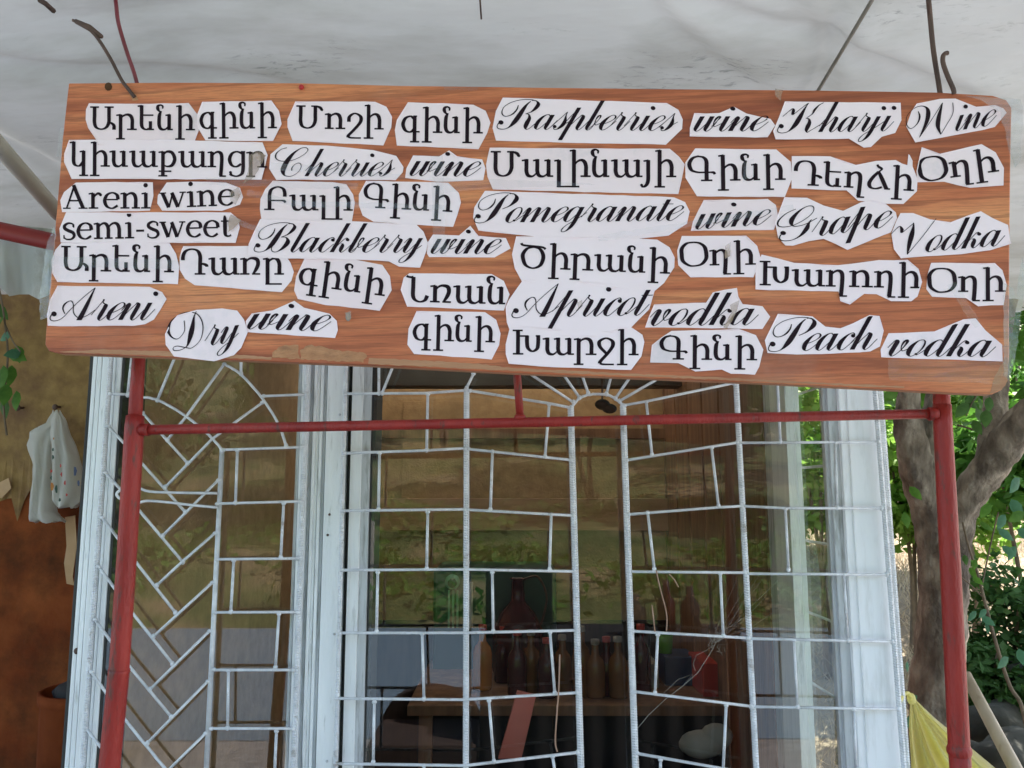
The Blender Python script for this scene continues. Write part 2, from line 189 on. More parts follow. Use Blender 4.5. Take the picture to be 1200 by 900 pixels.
# word, font, (x0,y0) baseline at ink left, (x1,y1) at ink right, x-height, paper outline, label, layer (photo measurements on the board's own face)
WORDS=[
('Արենի','a',(105.5,152.3),(228.5,152.8),19.2,[(112,163),(103,150),(100.5,140),(101,128),(104,121),(160,121.5),(221,121),(231,134),(233,152),(227,168),(190,170),(115,170)],'paper slip with the top left word Արենի',0),
('գինի','a',(233.7,151.2),(324.5,150.4),20,[(237,119),(318,118),(327,130),(330,145),(320,165),(280,165),(241,164.5),(232,150),(231,134)],'paper slip reading գինի right after the topmost Արենի',1),
('Մոշի','a',(347,150.8),(449.6,151.9),19,[(345.8,119),(440,119),(453,125),(459.6,137),(458.5,149),(449,170.5),(342.6,165),(336.6,149),(336.6,140)],'paper slip reading Մոշի',0),
('գինի','a',(470,155.3),(565.8,156.6),20,[(478,120),(520,121),(555,122.5),(569,130),(575,144),(571,156),(561,175),(465,170.5),(462.5,152.5),(465,140)],'paper slip reading գինի right of Մոշի',0),
('Raspberries','c',(582,151),(794.3,153.3),17.3,[(589.5,114),(700,118),(781,121),(795,129),(800.5,140),(799,151),(780,169.5),(685,168),(581,164.5),(577.5,150),(581,130)],'paper slip reading Raspberries',0),
('wine','c',(812.7,153.6),(901,153.3),17.2,[(813.3,132.7),(843.3,132.7),(860,124.7),(875,133.3),(903,139.3),(908.3,146.7),(900,161),(808.3,160),(808.3,150)],'paper slip reading wine between Raspberries and Kharji',0),
('Kharji','c',(910.7,155.6),(1051,153),17.5,[(920,119),(1055.3,120.4),(1056.7,140.7),(1049.3,156),(1033.3,160),(1020.7,172.4),(1012,172.7),(994.7,162.7),(909.3,163.3),(906,154)],'paper slip reading Kharji',1),
('Wine','c',(1064.5,162),(1170,145.5),17.3,[(1074,121),(1101.7,115.7),(1119.4,115.7),(1144.4,125),(1166,123),(1175.6,127),(1179.8,132.4),(1166,148.5),(1151.7,152.7),(1072.5,167),(1061.6,148.5),(1068.3,131)],'paper slip reading Wine with a capital W',0),
('կիսաքաղցր','a',(81.4,195.2),(313,196.5),19.2,[(80.5,164),(190,163.5),(308,167),(314,182),(306.5,210.5),(190,210),(84,209.5),(75,190),(75.5,180)],'long paper slip reading կիսաքաղցր',2),
('Cherries','c',(322,206.4),(463,206.3),16,[(331,169),(381,170.7),(437.5,175.6),(464.4,182.7),(472.9,195.5),(472,202),(463.7,211),(324,210.6),(315.7,197.6),(317,180.6)],'paper slip reading Cherries',1),
('wine','c',(480,205.6),(563.8,206.8),17,[(483.8,182),(515,183),(526,176.3),(536,183),(565,187),(568.8,197.5),(566,211),(512.5,213),(475,208.8),(476,197.5)],'paper slip reading wine right of Cherries',0),
('Մալինայի','a',(575,207.2),(792.5,207.8),21,[(573.8,173),(685,173.8),(785,174.3),(796,183.8),(802.5,192.5),(795,227.5),(685,225),(577.5,222),(571.3,207.5),(569.5,192.5)],'paper slip reading Մալինայի',1),
('Գինի','a',(805.7,212.7),(920.7,210.8),20,[(815,174),(910,175),(927,190),(928,210),(920,231),(816.7,230),(803.3,208),(803.3,190)],'paper slip reading Գինի left of Դեղձի',0),
('Դեղձի','a',(929.3,216.5),(1071,224),19.3,[(928,183),(973,183),(1002.7,193.3),(1026.7,188.3),(1049.3,187.3),(1064,195.3),(1066,182),(1069.3,188),(1069.3,194.7),(1075.3,209.3),(1074.7,224),(1058.7,238.7),(1040,238.7),(1005.3,235.3),(992,223.3),(927.3,220.7)],'paper slip reading Դեղձի',1),
('Օղի','a',(1077,213.5),(1171,200.8),19,[(1080,172.3),(1101.7,180),(1150,169),(1166.7,178.3),(1176.7,196.7),(1176,217.3),(1136.7,220),(1106.7,213.3),(1075,213.3),(1074,200)],'tilted paper slip reading Օղի under Wine',0),
('Areni','a',(73.8,244.8),(176.3,244.5),19.2,[(88.8,213.8),(178.8,213.3),(180,230),(176,247),(72.5,248.8),(70.5,235),(75,225)],'paper slip reading Areni in roman type',0),
('wine','a',(187.5,244.3),(275.5,240.5),19,[(195,214),(225,212.5),(265,213.8),(281,220),(285,231),(281,240),(260,246.8),(190,246.8),(184.5,238.8),(185,228.8)],'paper slip reading wine in roman type',0),
('Բալի','a',(309.5,246.2),(413.5,247),18.5,[(320,212),(390,213.5),(406,216),(414,228),(416,238),(414,251),(412,263),(307,262),(304.5,245),(305,233),(311,222)],'paper slip reading Բալի',0),
('Գինի','a',(425,243),(530,248.5),19.5,[(428.8,211.8),(525,213.8),(537.5,226),(540.5,237.5),(531,266),(490,263.8),(437.5,260),(425,252.5),(420.5,240),(420.5,227.5)],'paper slip reading Գինի right of Բալի',0),
('Pomegranate','c',(555.3,261),(802,258.4),17.2,[(568,223.5),(700,228),(790,231),(803,237),(808,248),(805,262),(783,276.5),(744,280),(645,279),(561,270.5),(554,255),(556,243)],'paper slip reading Pomegranate',0),
('wine','c',(815,268.5),(905,262.5),17,[(825,234.3),(900,233.3),(909.3,240),(911.7,253.3),(906.7,269.3),(809.3,270.7),(811.7,260)],'paper slip reading wine right of Pomegranate',0),
('Grape','c',(912.9,282.4),(1048,264.8),18,[(919.5,231),(946,232),(965.4,241),(988.3,247),(1008.9,237.2),(1021,234.8),(1037.9,239),(1050,249.3),(1051,255.4),(1043.9,272.3),(1025.8,279.5),(993.2,292.8),(965.4,280),(947.3,282.5),(929,287.7),(920.7,287.7),(911.6,278.3),(908.6,260),(913.5,245.7)],'paper slip reading Grape',2),
('Vodka','c',(1046,298.5),(1179,287),18,[(1055,249.4),(1070,249.4),(1090,256.9),(1113.8,260),(1136.3,251.9),(1149.4,247.8),(1163.8,256.3),(1181.3,263.8),(1183.8,281.3),(1185.6,285.6),(1160,293),(1127.5,298),(1056,302.5),(1047.5,292.5),(1044.4,273.8),(1051,257.5)],'paper slip reading Vodka with a capital V',1),
('semi-sweet','a',(73.8,281),(271.3,277.3),19.5,[(77.5,248.8),(175,249),(270,248.8),(279,256),(281,267),(276,285),(71,284),(70,268)],'paper slip reading semi-sweet',1),
('Blackberry','c',(297.2,295),(495.7,296),17,[(304.6,256.4),(400,259),(488,262.8),(496.6,272),(501,284),(500,294),(492,313.6),(468,312.4),(456,306.4),(413,304),(333,303),(291,299),(291,286)],'paper slip reading Blackberry',2),
('wine','c',(504.6,296.9),(588,297.5),17,[(507.7,274.8),(537.6,275.6),(551.3,264.5),(560.7,276.5),(593,279),(598.3,291),(579.5,302),(502.6,301.3),(500.5,297),(501,284)],'paper slip reading wine right of Blackberry',0),
('Արենի','a',(71.3,317.6),(203.8,319.3),20.5,[(72,284),(198.8,284.5),(206,297.5),(210,312.5),(208.8,333),(67.5,330.8),(61,320),(60.5,305),(65,292.5)],'paper slip reading Արենի under semi-sweet',2),
('Դառը','a',(212,322),(332.8,322),20.3,[(215,288),(291,288.5),(334.5,299),(340.4,308),(344.4,318.5),(341.5,329),(330.4,342.4),(228.3,334.3),(216.7,326.7),(210.3,316),(210.3,301),(213,293)],'paper slip reading Դառը',0),
('գինի','a',(348.8,333),(450.7,347.2),20.5,[(357.3,302.7),(413,303.8),(448,310.7),(457.3,324),(459,340),(445.3,364),(381,357.3),(349.3,350.7),(344.8,340),(346.7,324)],'slanting paper slip reading գինի right of Դառը',0),
('Նռան','a',(474.7,353.6),(592,356.8),21,[(480,320),(576,321.3),(590.7,329.3),(597.3,345.3),(590.7,364),(477.3,359.2),(469.3,340),(473.3,325.3)],'paper slip reading Նռան',0),
('Ծիրանի','a',(608.3,314),(785.3,321),20,[(605,277),(736.7,278.3),(770,280.8),(785,290),(790.8,301.7),(790,313),(778,332),(766,342),(690,334),(611.7,330),(603.3,315),(599.7,298.3)],'paper slip reading Ծիրանի',1),
('Օղի','a',(796.5,312),(885.8,310.2),19,[(799.4,276.7),(874.4,276),(887.2,288),(891.4,302),(883,324.8),(809.3,324.8),(795,310.7),(793.7,293.7)],'paper slip reading Օղի between Ծիրանի and Խաղողի',0),
('Խաղողի','a',(889.7,334.4),(1079.5,338),20,[(892.6,298),(930.8,307.8),(981.8,311),(1030,305),(1064,304.4),(1076.7,315),(1081,330.5),(1075.3,347.5),(1068,353),(1044,352.6),(1027,344.6),(1013,344.6),(996,356.8),(984.6,353),(982.4,341.8),(885.5,339.5),(885,316)],'paper slip reading Խաղողի',1),
('Օղի','a',(1086.6,342.4),(1178.7,342),19,[(1091,307.8),(1166,308.4),(1174.4,316.3),(1179.5,333.3),(1175.9,357.4),(1146,358.8),(1132,349.7),(1092.3,347.5),(1085.2,339),(1086.6,322)],'paper slip reading Օղի at the right end below Vodka',0),
('Areni','c',(58,375.5),(185.7,374.6),20,[(67.3,335),(136.7,335.7),(175.3,336.3),(190,342.3),(195.3,350.3),(180.7,374.3),(170,379.7),(156.7,382),(56,382),(55,369),(58,351.7)],'paper slip reading Areni in script',0),
('Dry','c',(198.8,411),(282.8,399.5),19,[(207.5,369.3),(230.3,363),(260,361.4),(277.6,364),(286.3,374.5),(290.7,388.5),(282.8,407.8),(274,416.5),(251.3,423.5),(204,417.4),(194.4,404.3),(193.5,392),(198.8,379.8)],'paper slip reading Dry hanging over the lower edge',1),
('wine','c',(289.5,385.2),(388,388.3),18.6,[(295,367.5),(319.6,364),(345,352.6),(356.4,360.5),(386,367.5),(395,376.3),(395.8,386.8),(392.3,396),(289.8,389.4),(288,376.3)],'paper slip reading wine right of Dry',0),
('գինի','a',(483.2,398.9),(580,401.5),20,[(488,364),(568,366),(581.3,374.7),(587,390.7),(585.3,404),(576,421.3),(485.3,414.7),(477.3,404),(478.7,385.3)],'paper slip reading գինի under Նռան',0),
('Apricot','c',(599.3,371.9),(765.7,369),20.3,[(613,327.7),(700,331),(760,337),(768.4,337),(766,345),(761,362.5),(749,374.5),(738.5,385),(735,394),(600,394),(594,378),(592.5,360),(596,352)],'paper slip reading Apricot',2),
('Խարջի','a',(600.6,415.6),(748.4,416.5),20.3,[(597,386),(603,382),(661,386),(717.5,388.5),(726,384),(740,383.5),(753,392),(755.4,400.5),(751.5,417.5),(740,433.8),(632.5,429.5),(596.4,426),(592.5,414.7),(592.5,403.3)],'paper slip reading Խարջի',3),
('vodka','c',(761.3,381.5),(889.4,380.5),19,[(766.3,356.9),(827.5,354.4),(835,342.5),(847.5,339.4),(863.8,337.3),(865.6,347.5),(870,356.3),(893.8,358.8),(903,371.3),(893.8,385.6),(755.6,383.8),(760,371.3)],'paper slip reading vodka right of Apricot',0),
('Գինի','a',(772.5,421.3),(887.2,422.4),19,[(786.6,387.7),(866,385.7),(885.8,392.8),(894.3,409.8),(890,430),(885,439),(857,438),(846,433),(815,435.3),(795,425.4),(761.7,424.5),(764,404),(775,395.6)],'paper slip reading Գինի right of Խարջի',1),
('Peach','c',(900,411.8),(1028.8,409),19.4,[(911.9,368),(952.5,370.6),(967.5,382.5),(985,384.8),(998.8,378.8),(1018.8,368.8),(1030.6,370),(1035.6,387.5),(1031.3,406),(1020,412),(977.5,414.4),(933.8,415.4),(899.4,413.8),(896.5,398.8),(902.5,385)],'paper slip reading Peach',0),
('vodka','c',(1039.9,417),(1167.4,418),19,[(1041.3,390.5),(1095,388.6),(1129,374.4),(1143.3,373),(1154.6,387),(1174.4,404),(1175,423.4),(1032.8,418.9),(1032.2,409.8)],'paper slip reading vodka right of Peach',0),
]

# ---------------------------------------------------------------- object helpers
def tag(o,label=None,cat=None,group=None,kind=None):
    if label: o['label']=label
    if cat: o['category']=cat
    if group: o['group']=group
    if kind: o['kind']=kind
    return o
def thing(name,loc,label,cat,group=None):
    o=bpy.data.objects.new(name,None); COL.objects.link(o); o.location=loc; o.empty_display_size=.05
    return tag(o,label,cat,group)
def wloc(o):
    v=Vector(o.location)
    while o.parent: o=o.parent; v=v+Vector(o.location)
    return v
def obj(name,V,F,m,parent=None,smooth=False,loc=None):
    """vertices in world space; origin at loc (or at the parent's origin)"""
    me=bpy.data.meshes.new(name)
    base=wloc(parent) if parent else Vector((0,0,0))
    off=Vector(loc) if loc is not None else base
    me.from_pydata([tuple(Vector(v)-off) for v in V],[],F)
    if m: me.materials.append(m)
    if smooth: me.polygons.foreach_set('use_smooth',[True]*len(me.polygons))
    me.update()
    o=bpy.data.objects.new(name,me); COL.objects.link(o)
    if parent: o.parent=parent
    o.location=off-base if parent else off
    return o
class MB:
    def __init__(s): s.V=[]; s.F=[]
    def add(s,V,F):
        n=len(s.V); s.V+= [Vector(v) for v in V]; s.F+=[tuple(i+n for i in f) for f in F]; return s
    def box(s,x0,x1,y0,y1,z0,z1,b=0):
        if b<=0:
            V=[(x,y,z) for x in (x0,x1) for y in (y0,y1) for z in (z0,z1)]
            F=[(0,1,3,2),(4,6,7,5),(0,4,5,1),(2,3,7,6),(0,2,6,4),(1,5,7,3)]
            return s.add(V,F)
        bm=bmesh.new(); bmesh.ops.create_cube(bm,size=1)
        for v in bm.verts: v.co=Vector(((x0+x1)/2+v.co.x*(x1-x0),(y0+y1)/2+v.co.y*(y1-y0),(z0+z1)/2+v.co.z*(z1-z0)))
        bmesh.ops.bevel(bm,geom=bm.edges[:],offset=b,segments=2,affect='EDGES',profile=.6)
        bm.verts.index_update(); V=[v.co.copy() for v in bm.verts]; F=[tuple(v.index for v in f.verts) for f in bm.faces]; bm.free()
        return s.add(V,F)
    def tube(s,pts,rad,n=8,cap=True,rib=0,pitch=.0042):
        pts=[Vector(p) for p in pts]
        if rib:
            a,b=pts[0],pts[-1]; L=(b-a).length; k=max(2,int(L/(pitch/3.0))); pts=[a.lerp(b,i/k) for i in range(k+1)]
        rr=rad if isinstance(rad,(list,tuple)) else [rad]*len(pts)
        t0=(pts[1]-pts[0]).normalized(); ref=Vector((0,0,1)) if abs(t0.z)<.9 else Vector((0,1,0))
        u=t0.cross(ref).normalized(); V=[];F=[]; dist=0
        for i,p in enumerate(pts):
            t=(pts[min(i+1,len(pts)-1)]-pts[max(i-1,0)]); t=t.normalized() if t.length>0 else t0
            u=(u-t*u.dot(t)); u=u.normalized() if u.length>1e-6 else t.orthogonal().normalized(); v=t.cross(u)
            if i: dist+=(p-pts[i-1]).length
            for k in range(n):
                a=2*math.pi*k/n; r=rr[i]
                if rib: r=rr[i]*(1+rib*max(0,math.sin(2*math.pi*dist/pitch+a)))
                V.append(p+(u*math.cos(a)+v*math.sin(a))*r)
        m=len(pts)
        for i in range(m-1):
            for k in range(n): F.append((i*n+k,i*n+(k+1)%n,(i+1)*n+(k+1)%n,(i+1)*n+k))
        if cap: F.append(tuple(range(n-1,-1,-1))); F.append(tuple((m-1)*n+k for k in range(n)))
        return s.add(V,F)
    def ball(s,c,r,sc=(1,1,1),n=8,m=6):
        V=[];F=[]; c=Vector(c)
        for i in range(m+1):
            th=math.pi*i/m
            for k in range(n):
                a=2*math.pi*k/n; V.append(c+Vector((math.sin(th)*math.cos(a)*sc[0],math.sin(th)*math.sin(a)*sc[1],math.cos(th)*sc[2]))*r)
        for i in range(m):
            for k in range(n): F.append((i*n+k,(i+1)*n+k,(i+1)*n+(k+1)%n,i*n+(k+1)%n))
        return s.add(V,F)
    def lathe(s,c,prof,n=16):
        V=[];F=[]; c=Vector(c)
        for r,z in prof:
            for k in range(n): a=2*math.pi*k/n; V.append(c+Vector((r*math.cos(a),r*math.sin(a),z)))
        for i in range(len(prof)-1):
            for k in range(n): F.append((i*n+k,i*n+(k+1)%n,(i+1)*n+(k+1)%n,(i+1)*n+k))
        return s.add(V,F)
    def obj(s,name,m,parent=None,smooth=False,loc=None): return obj(name,s.V,s.F,m,parent,smooth,loc)
def spline(P,n=6): return [Vector(q) for q in crom([tuple(p) for p in P],n)]
# ---------------------------------------------------------------- materials
def mat(name,cols,rough=.7,metal=0,scale=6,stretch=(1,1,1),detail=5,bump=0,bscale=None,dirt=None,dscale=3,dlo=.55,dhi=.75,trans=None,spec=.5,lo=.3,hi=.7,coat=0,dist=0.0,rv=0.0):
    m=bpy.data.materials.new(name); m.use_nodes=True; nt=m.node_tree; N=nt.nodes; L=nt.links; b=N['Principled BSDF']
    tc=N.new('ShaderNodeTexCoord'); mp=N.new('ShaderNodeMapping'); L.new(tc.outputs['Object'],mp.inputs[0]); mp.inputs['Scale'].default_value=stretch
    no=N.new('ShaderNodeTexNoise'); no.inputs['Scale'].default_value=scale; no.inputs['Detail'].default_value=detail; no.inputs['Distortion'].default_value=dist; L.new(mp.outputs[0],no.inputs[0])
    cr=N.new('ShaderNodeValToRGB'); L.new(no.outputs[0],cr.inputs[0]); e=cr.color_ramp.elements
    e[0].position=lo; e[0].color=(*cols[0],1); e[1].position=hi; e[1].color=(*cols[-1],1)
    for i,c in enumerate(cols[1:-1]): q=e.new(lo+(hi-lo)*(i+1)/(len(cols)-1)); q.color=(*c,1)
    out=cr.outputs[0]
    if dirt:
        n2=N.new('ShaderNodeTexNoise'); n2.inputs['Scale'].default_value=dscale; n2.inputs['Detail'].default_value=8; n2.inputs['Roughness'].default_value=.65; L.new(mp.outputs[0],n2.inputs[0])
        r2=N.new('ShaderNodeMapRange'); r2.inputs[1].default_value=dlo; r2.inputs[2].default_value=dhi; L.new(n2.outputs[0],r2.inputs[0])
        mx=N.new('ShaderNodeMixRGB'); mx.inputs[2].default_value=(*dirt,1); L.new(r2.outputs[0],mx.inputs[0]); L.new(out,mx.inputs[1]); out=mx.outputs[0]
    L.new(out,b.inputs['Base Color']); b.inputs['Roughness'].default_value=rough; b.inputs['Metallic'].default_value=metal
    b.inputs['Specular IOR Level'].default_value=spec
    if coat: b.inputs['Coat Weight'].default_value=coat; b.inputs['Coat Roughness'].default_value=.25
    if rv:
        rr=N.new('ShaderNodeMapRange'); rr.inputs[3].default_value=rough-rv; rr.inputs[4].default_value=rough+rv; L.new(no.outputs[0],rr.inputs[0]); L.new(rr.outputs[0],b.inputs['Roughness'])
    if bump:
        n3=N.new('ShaderNodeTexNoise'); n3.inputs['Scale'].default_value=bscale or scale*4; n3.inputs['Detail'].default_value=6; L.new(mp.outputs[0],n3.inputs[0])
        bp=N.new('ShaderNodeBump'); bp.inputs['Strength'].default_value=bump; bp.inputs['Distance'].default_value=.01; L.new(n3.outputs[0],bp.inputs['Height']); L.new(bp.outputs[0],b.inputs['Normal'])
    if trans:
        tr=N.new('ShaderNodeBsdfTranslucent'); L.new(out,tr.inputs[0]); ms=N.new('ShaderNodeMixShader'); ms.inputs[0].default_value=trans
        L.new(b.outputs[0],ms.inputs[1]); L.new(tr.outputs[0],ms.inputs[2]); L.new(ms.outputs[0],N['Material Output'].inputs[0])
    return m
def glassmat(name,tint=(.86,.9,.88),refl=.13,rough=.0,streak=0.0,veil=0.0):
    m=bpy.data.materials.new(name); m.use_nodes=True; nt=m.node_tree; N=nt.nodes; L=nt.links; N.remove(N['Principled BSDF'])
    t=N.new('ShaderNodeBsdfTransparent'); t.inputs[0].default_value=(*tint,1); g=N.new('ShaderNodeBsdfGlossy'); g.inputs['Roughness'].default_value=rough
    fr=N.new('ShaderNodeLayerWeight'); fr.inputs[0].default_value=.5; pw=N.new('ShaderNodeMath'); pw.operation='POWER'; pw.inputs[1].default_value=5; L.new(fr.outputs['Facing'],pw.inputs[0]); ad=N.new('ShaderNodeMath'); ad.operation='MULTIPLY_ADD'; ad.inputs[1].default_value=.8; ad.inputs[2].default_value=refl; L.new(pw.outputs[0],ad.inputs[0])
    ms=N.new('ShaderNodeMixShader'); L.new(ad.outputs[0],ms.inputs[0]); L.new(t.outputs[0],ms.inputs[1]); L.new(g.outputs[0],ms.inputs[2]); out=ms
    if veil:
        d=N.new('ShaderNodeBsdfDiffuse'); d.inputs[0].default_value=(.6,.6,.56,1); tc=N.new('ShaderNodeTexCoord'); mp=N.new('ShaderNodeMapping'); mp.inputs['Scale'].default_value=(14,1,3); n=N.new('ShaderNodeTexNoise'); n.inputs['Scale'].default_value=2.5; n.inputs['Detail'].default_value=9
        L.new(tc.outputs['Object'],mp.inputs[0]); L.new(mp.outputs[0],n.inputs[0]); r=N.new('ShaderNodeMapRange'); r.inputs[1].default_value=.42; r.inputs[2].default_value=.8; r.inputs[3].default_value=veil*.3; r.inputs[4].default_value=veil*2.2; L.new(n.outputs[0],r.inputs[0])
        m2=N.new('ShaderNodeMixShader'); L.new(r.outputs[0],m2.inputs[0]); L.new(ms.outputs[0],m2.inputs[1]); L.new(d.outputs[0],m2.inputs[2]); out=m2
    L.new(out.outputs[0],N['Material Output'].inputs[0]); return m

# ================================================================ MATERIALS
M={}
def board_mat():
    m=bpy.data.materials.new('wood_laminate'); m.use_nodes=True; nt=m.node_tree; N=nt.nodes; L=nt.links; b=N['Principled BSDF']
    tc=N.new('ShaderNodeTexCoord'); mp=N.new('ShaderNodeMapping'); mp.inputs['Scale'].default_value=(1,1,9); mp.inputs['Rotation'].default_value=(0,R(1.5),0); L.new(tc.outputs['Object'],mp.inputs[0])
    n0=N.new('ShaderNodeTexNoise'); n0.inputs['Scale'].default_value=1.7; n0.inputs['Detail'].default_value=7; n0.inputs['Roughness'].default_value=.6; n0.inputs['Distortion'].default_value=.5; L.new(mp.outputs[0],n0.inputs[0])
    # broad planks tone
    cr=N.new('ShaderNodeValToRGB'); L.new(n0.outputs[0],cr.inputs[0]); e=cr.color_ramp.elements
    e[0].position=.3; e[0].color=(.25,.06,.032,1); e[1].position=.66; e[1].color=(.8,.33,.135,1)
    q=e.new(.48); q.color=(.56,.165,.07,1); q=e.new(.57); q.color=(.7,.25,.105,1)
    # cathedral grain lines
    mp2=N.new('ShaderNodeMapping'); mp2.inputs['Scale'].default_value=(.8,1,15); L.new(tc.outputs['Object'],mp2.inputs[0])
    wv=N.new('ShaderNodeTexWave'); wv.wave_type='BANDS'; wv.bands_direction='Z'; wv.inputs['Scale'].default_value=1.3; wv.inputs['Distortion'].default_value=16; wv.inputs['Detail'].default_value=5; wv.inputs['Detail Scale'].default_value=1.6; wv.inputs['Detail Roughness'].default_value=.6; L.new(mp2.outputs[0],wv.inputs[0])
    r1=N.new('ShaderNodeMapRange'); r1.inputs[1].default_value=.7; r1.inputs[2].default_value=1.0; r1.inputs[4].default_value=.42; L.new(wv.outputs['Fac'],r1.inputs[0])
    m1=N.new('ShaderNodeMixRGB'); m1.inputs[2].default_value=(.17,.05,.026,1); L.new(r1.outputs[0],m1.inputs[0]); L.new(cr.outputs[0],m1.inputs[1])
    # fine pores
    mp3=N.new('ShaderNodeMapping'); mp3.inputs['Scale'].default_value=(9,1,210); L.new(tc.outputs['Object'],mp3.inputs[0])
    n2=N.new('ShaderNodeTexNoise'); n2.inputs['Scale'].default_value=3; n2.inputs['Detail'].default_value=7; n2.inputs['Roughness'].default_value=.7; L.new(mp3.outputs[0],n2.inputs[0])
    r2=N.new('ShaderNodeMapRange'); r2.inputs[1].default_value=.44; r2.inputs[2].default_value=.68; r2.inputs[4].default_value=.5; L.new(n2.outputs[0],r2.inputs[0])
    m2=N.new('ShaderNodeMixRGB'); m2.inputs[2].default_value=(.22,.075,.04,1); L.new(r2.outputs[0],m2.inputs[0]); L.new(m1.outputs[0],m2.inputs[1])
    # worn pale haze patches
    n4=N.new('ShaderNodeTexNoise'); n4.inputs['Scale'].default_value=5; n4.inputs['Detail'].default_value=9; n4.inputs['Roughness'].default_value=.7; L.new(tc.outputs['Object'],n4.inputs[0])
    r4=N.new('ShaderNodeMapRange'); r4.inputs[1].default_value=.55; r4.inputs[2].default_value=.8; r4.inputs[4].default_value=.35; L.new(n4.outputs[0],r4.inputs[0])
    m4=N.new('ShaderNodeMixRGB'); m4.inputs[2].default_value=(.5,.3,.22,1); L.new(r4.outputs[0],m4.inputs[0]); L.new(m2.outputs[0],m4.inputs[1])
    L.new(m4.outputs[0],b.inputs['Base Color']); b.inputs['Roughness'].default_value=.55; b.inputs['Specular IOR Level'].default_value=.3
    bp=N.new('ShaderNodeBump'); bp.inputs['Strength'].default_value=.12; bp.inputs['Distance'].default_value=.002; L.new(n2.outputs[0],bp.inputs['Height']); L.new(bp.outputs[0],b.inputs['Normal'])
    return m
M['board']=board_mat()
M['ply']=mat('plywood_edge',[(.4,.18,.09),(.52,.27,.14)],scale=9,stretch=(1,1,12),bump=.3)
M['chip']=mat('chipped_plywood',[(.45,.2,.09),(.58,.29,.14)],scale=60,stretch=(1,1,3),bump=.5,dirt=(.3,.14,.07),dscale=25)
M['paper']=mat('paper',[(.95,.77,.79),(.98,.82,.84)],scale=9,rough=.6,bump=.12,bscale=30,dirt=(.64,.58,.6),dscale=7,dlo=.6,dhi=.85)
M['paper2']=mat('paper_aged',[(.92,.73,.74),(.96,.79,.8)],scale=6,rough=.55,bump=.16,bscale=22,dirt=(.6,.54,.55),dscale=9,dlo=.58,dhi=.8)
M['ink']=mat('ink',[(.012,.005,.009),(.024,.012,.017)],scale=30,rough=.7,spec=.12)
M['red']=mat('red_paint',[(.22,.012,.009),(.34,.028,.019)],scale=9,stretch=(4,4,1),rough=.45,bump=.25,bscale=90,dirt=(.13,.035,.025),dscale=22,dlo=.57,dhi=.66,rv=.12,spec=.35)
M['silver']=mat('silver_paint',[(.56,.58,.6),(.76,.78,.8)],scale=45,rough=.45,metal=.25,bump=.3,bscale=200,dirt=(.25,.2,.16),dscale=22,dlo=.6,dhi=.74)
M['alu']=mat('aluminium_paint',[(.76,.78,.79),(.9,.92,.92)],scale=5,stretch=(9,9,1),rough=.5,metal=.1,bump=.15,bscale=40,dirt=(.3,.3,.28),dscale=11,dlo=.57,dhi=.8)
M['alu2']=mat('aluminium_grey',[(.48,.5,.52),(.64,.66,.68)],scale=5,stretch=(9,9,1),rough=.5,metal=.2,dirt=(.2,.2,.18),dscale=11,dlo=.5,dhi=.72)
M['whiteboard']=mat('white_painted_panel',[(.84,.86,.88),(.91,.92,.93)],scale=3,stretch=(7,7,1),rough=.5,bump=.06,dirt=(.6,.6,.58),dscale=5,dlo=.52,dhi=.8)
M['rubber']=mat('dark_gasket',[(.02,.02,.02),(.05,.05,.045)],rough=.7)
M['wallpaper']=mat('brown_wallpaper',[(.3,.185,.09),(.42,.27,.135)],scale=28,rough=.8,bump=.2,dirt=(.22,.14,.07),dscale=3)
M['band']=mat('peach_trim',[(.36,.2,.12),(.45,.27,.16)],scale=5,stretch=(1,1,8),rough=.7)
M['plank']=mat('brown_plank',[(.14,.065,.035),(.27,.14,.075)],scale=4,stretch=(7,7,1),rough=.6,bump=.2)
M['room']=mat('room_paint',[(.2,.15,.1),(.28,.21,.15)],scale=4,rough=.8)
M['ochre']=mat('ochre_wallpaper',[(.2,.115,.035),(.34,.215,.07)],scale=22,rough=.8,bump=.3,bscale=60,dirt=(.16,.08,.035),dscale=5,dlo=.5,dhi=.7)
M['redwall']=mat('red_brown_plaster',[(.16,.035,.011),(.29,.085,.026)],scale=6,rough=.9,spec=.1,bump=.4,bscale=30,dirt=(.07,.028,.012),dscale=4,dlo=.46,dhi=.66)
M['torn']=mat('torn_paper',[(.42,.25,.12),(.55,.36,.2)],scale=12,rough=.8)
M['hole']=mat('bored_hole',[(.05,.025,.012),(.12,.06,.03)],scale=60,rough=.9,spec=.1)
M['bark']=mat('bark',[(.1,.08,.06),(.24,.2,.155),(.4,.35,.28)],scale=24,stretch=(1,1,.5),rough=.95,bump=1,bscale=95,dirt=(.09,.07,.055),dscale=9,dlo=.48,dhi=.62)
M['twig']=mat('twig_bark',[(.1,.075,.05),(.2,.15,.1)],scale=20,rough=.9)
def leafm(n,c,t=.45): return mat(n,c,scale=2.2,rough=.55,trans=t,lo=.3,hi=.7,spec=.3,detail=8)
M['leaf']=leafm('leaf_green',[(.05,.15,.018),(.13,.29,.045)])
M['leafdark']=leafm('leaf_dark',[(.035,.095,.02),(.09,.2,.045)],.3)
M['leafteal']=leafm('leaf_bluegreen',[(.05,.15,.08),(.09,.24,.13)],.3)
M['leaflight']=leafm('leaf_light',[(.13,.27,.035),(.26,.44,.08)],.5)
M['straw']=mat('dry_grass',[(.42,.32,.2),(.66,.56,.4)],scale=4,rough=.9,trans=.25)
M['soil']=mat('hillside_soil',[(.14,.11,.075),(.27,.22,.155),(.36,.3,.22)],scale=3,rough=.95,bump=.8,bscale=12)
M['grassy']=mat('grassy_bank',[(.015,.035,.008),(.07,.1,.025),(.2,.15,.08)],scale=.9,rough=.95,bump=.6,bscale=10,detail=9)
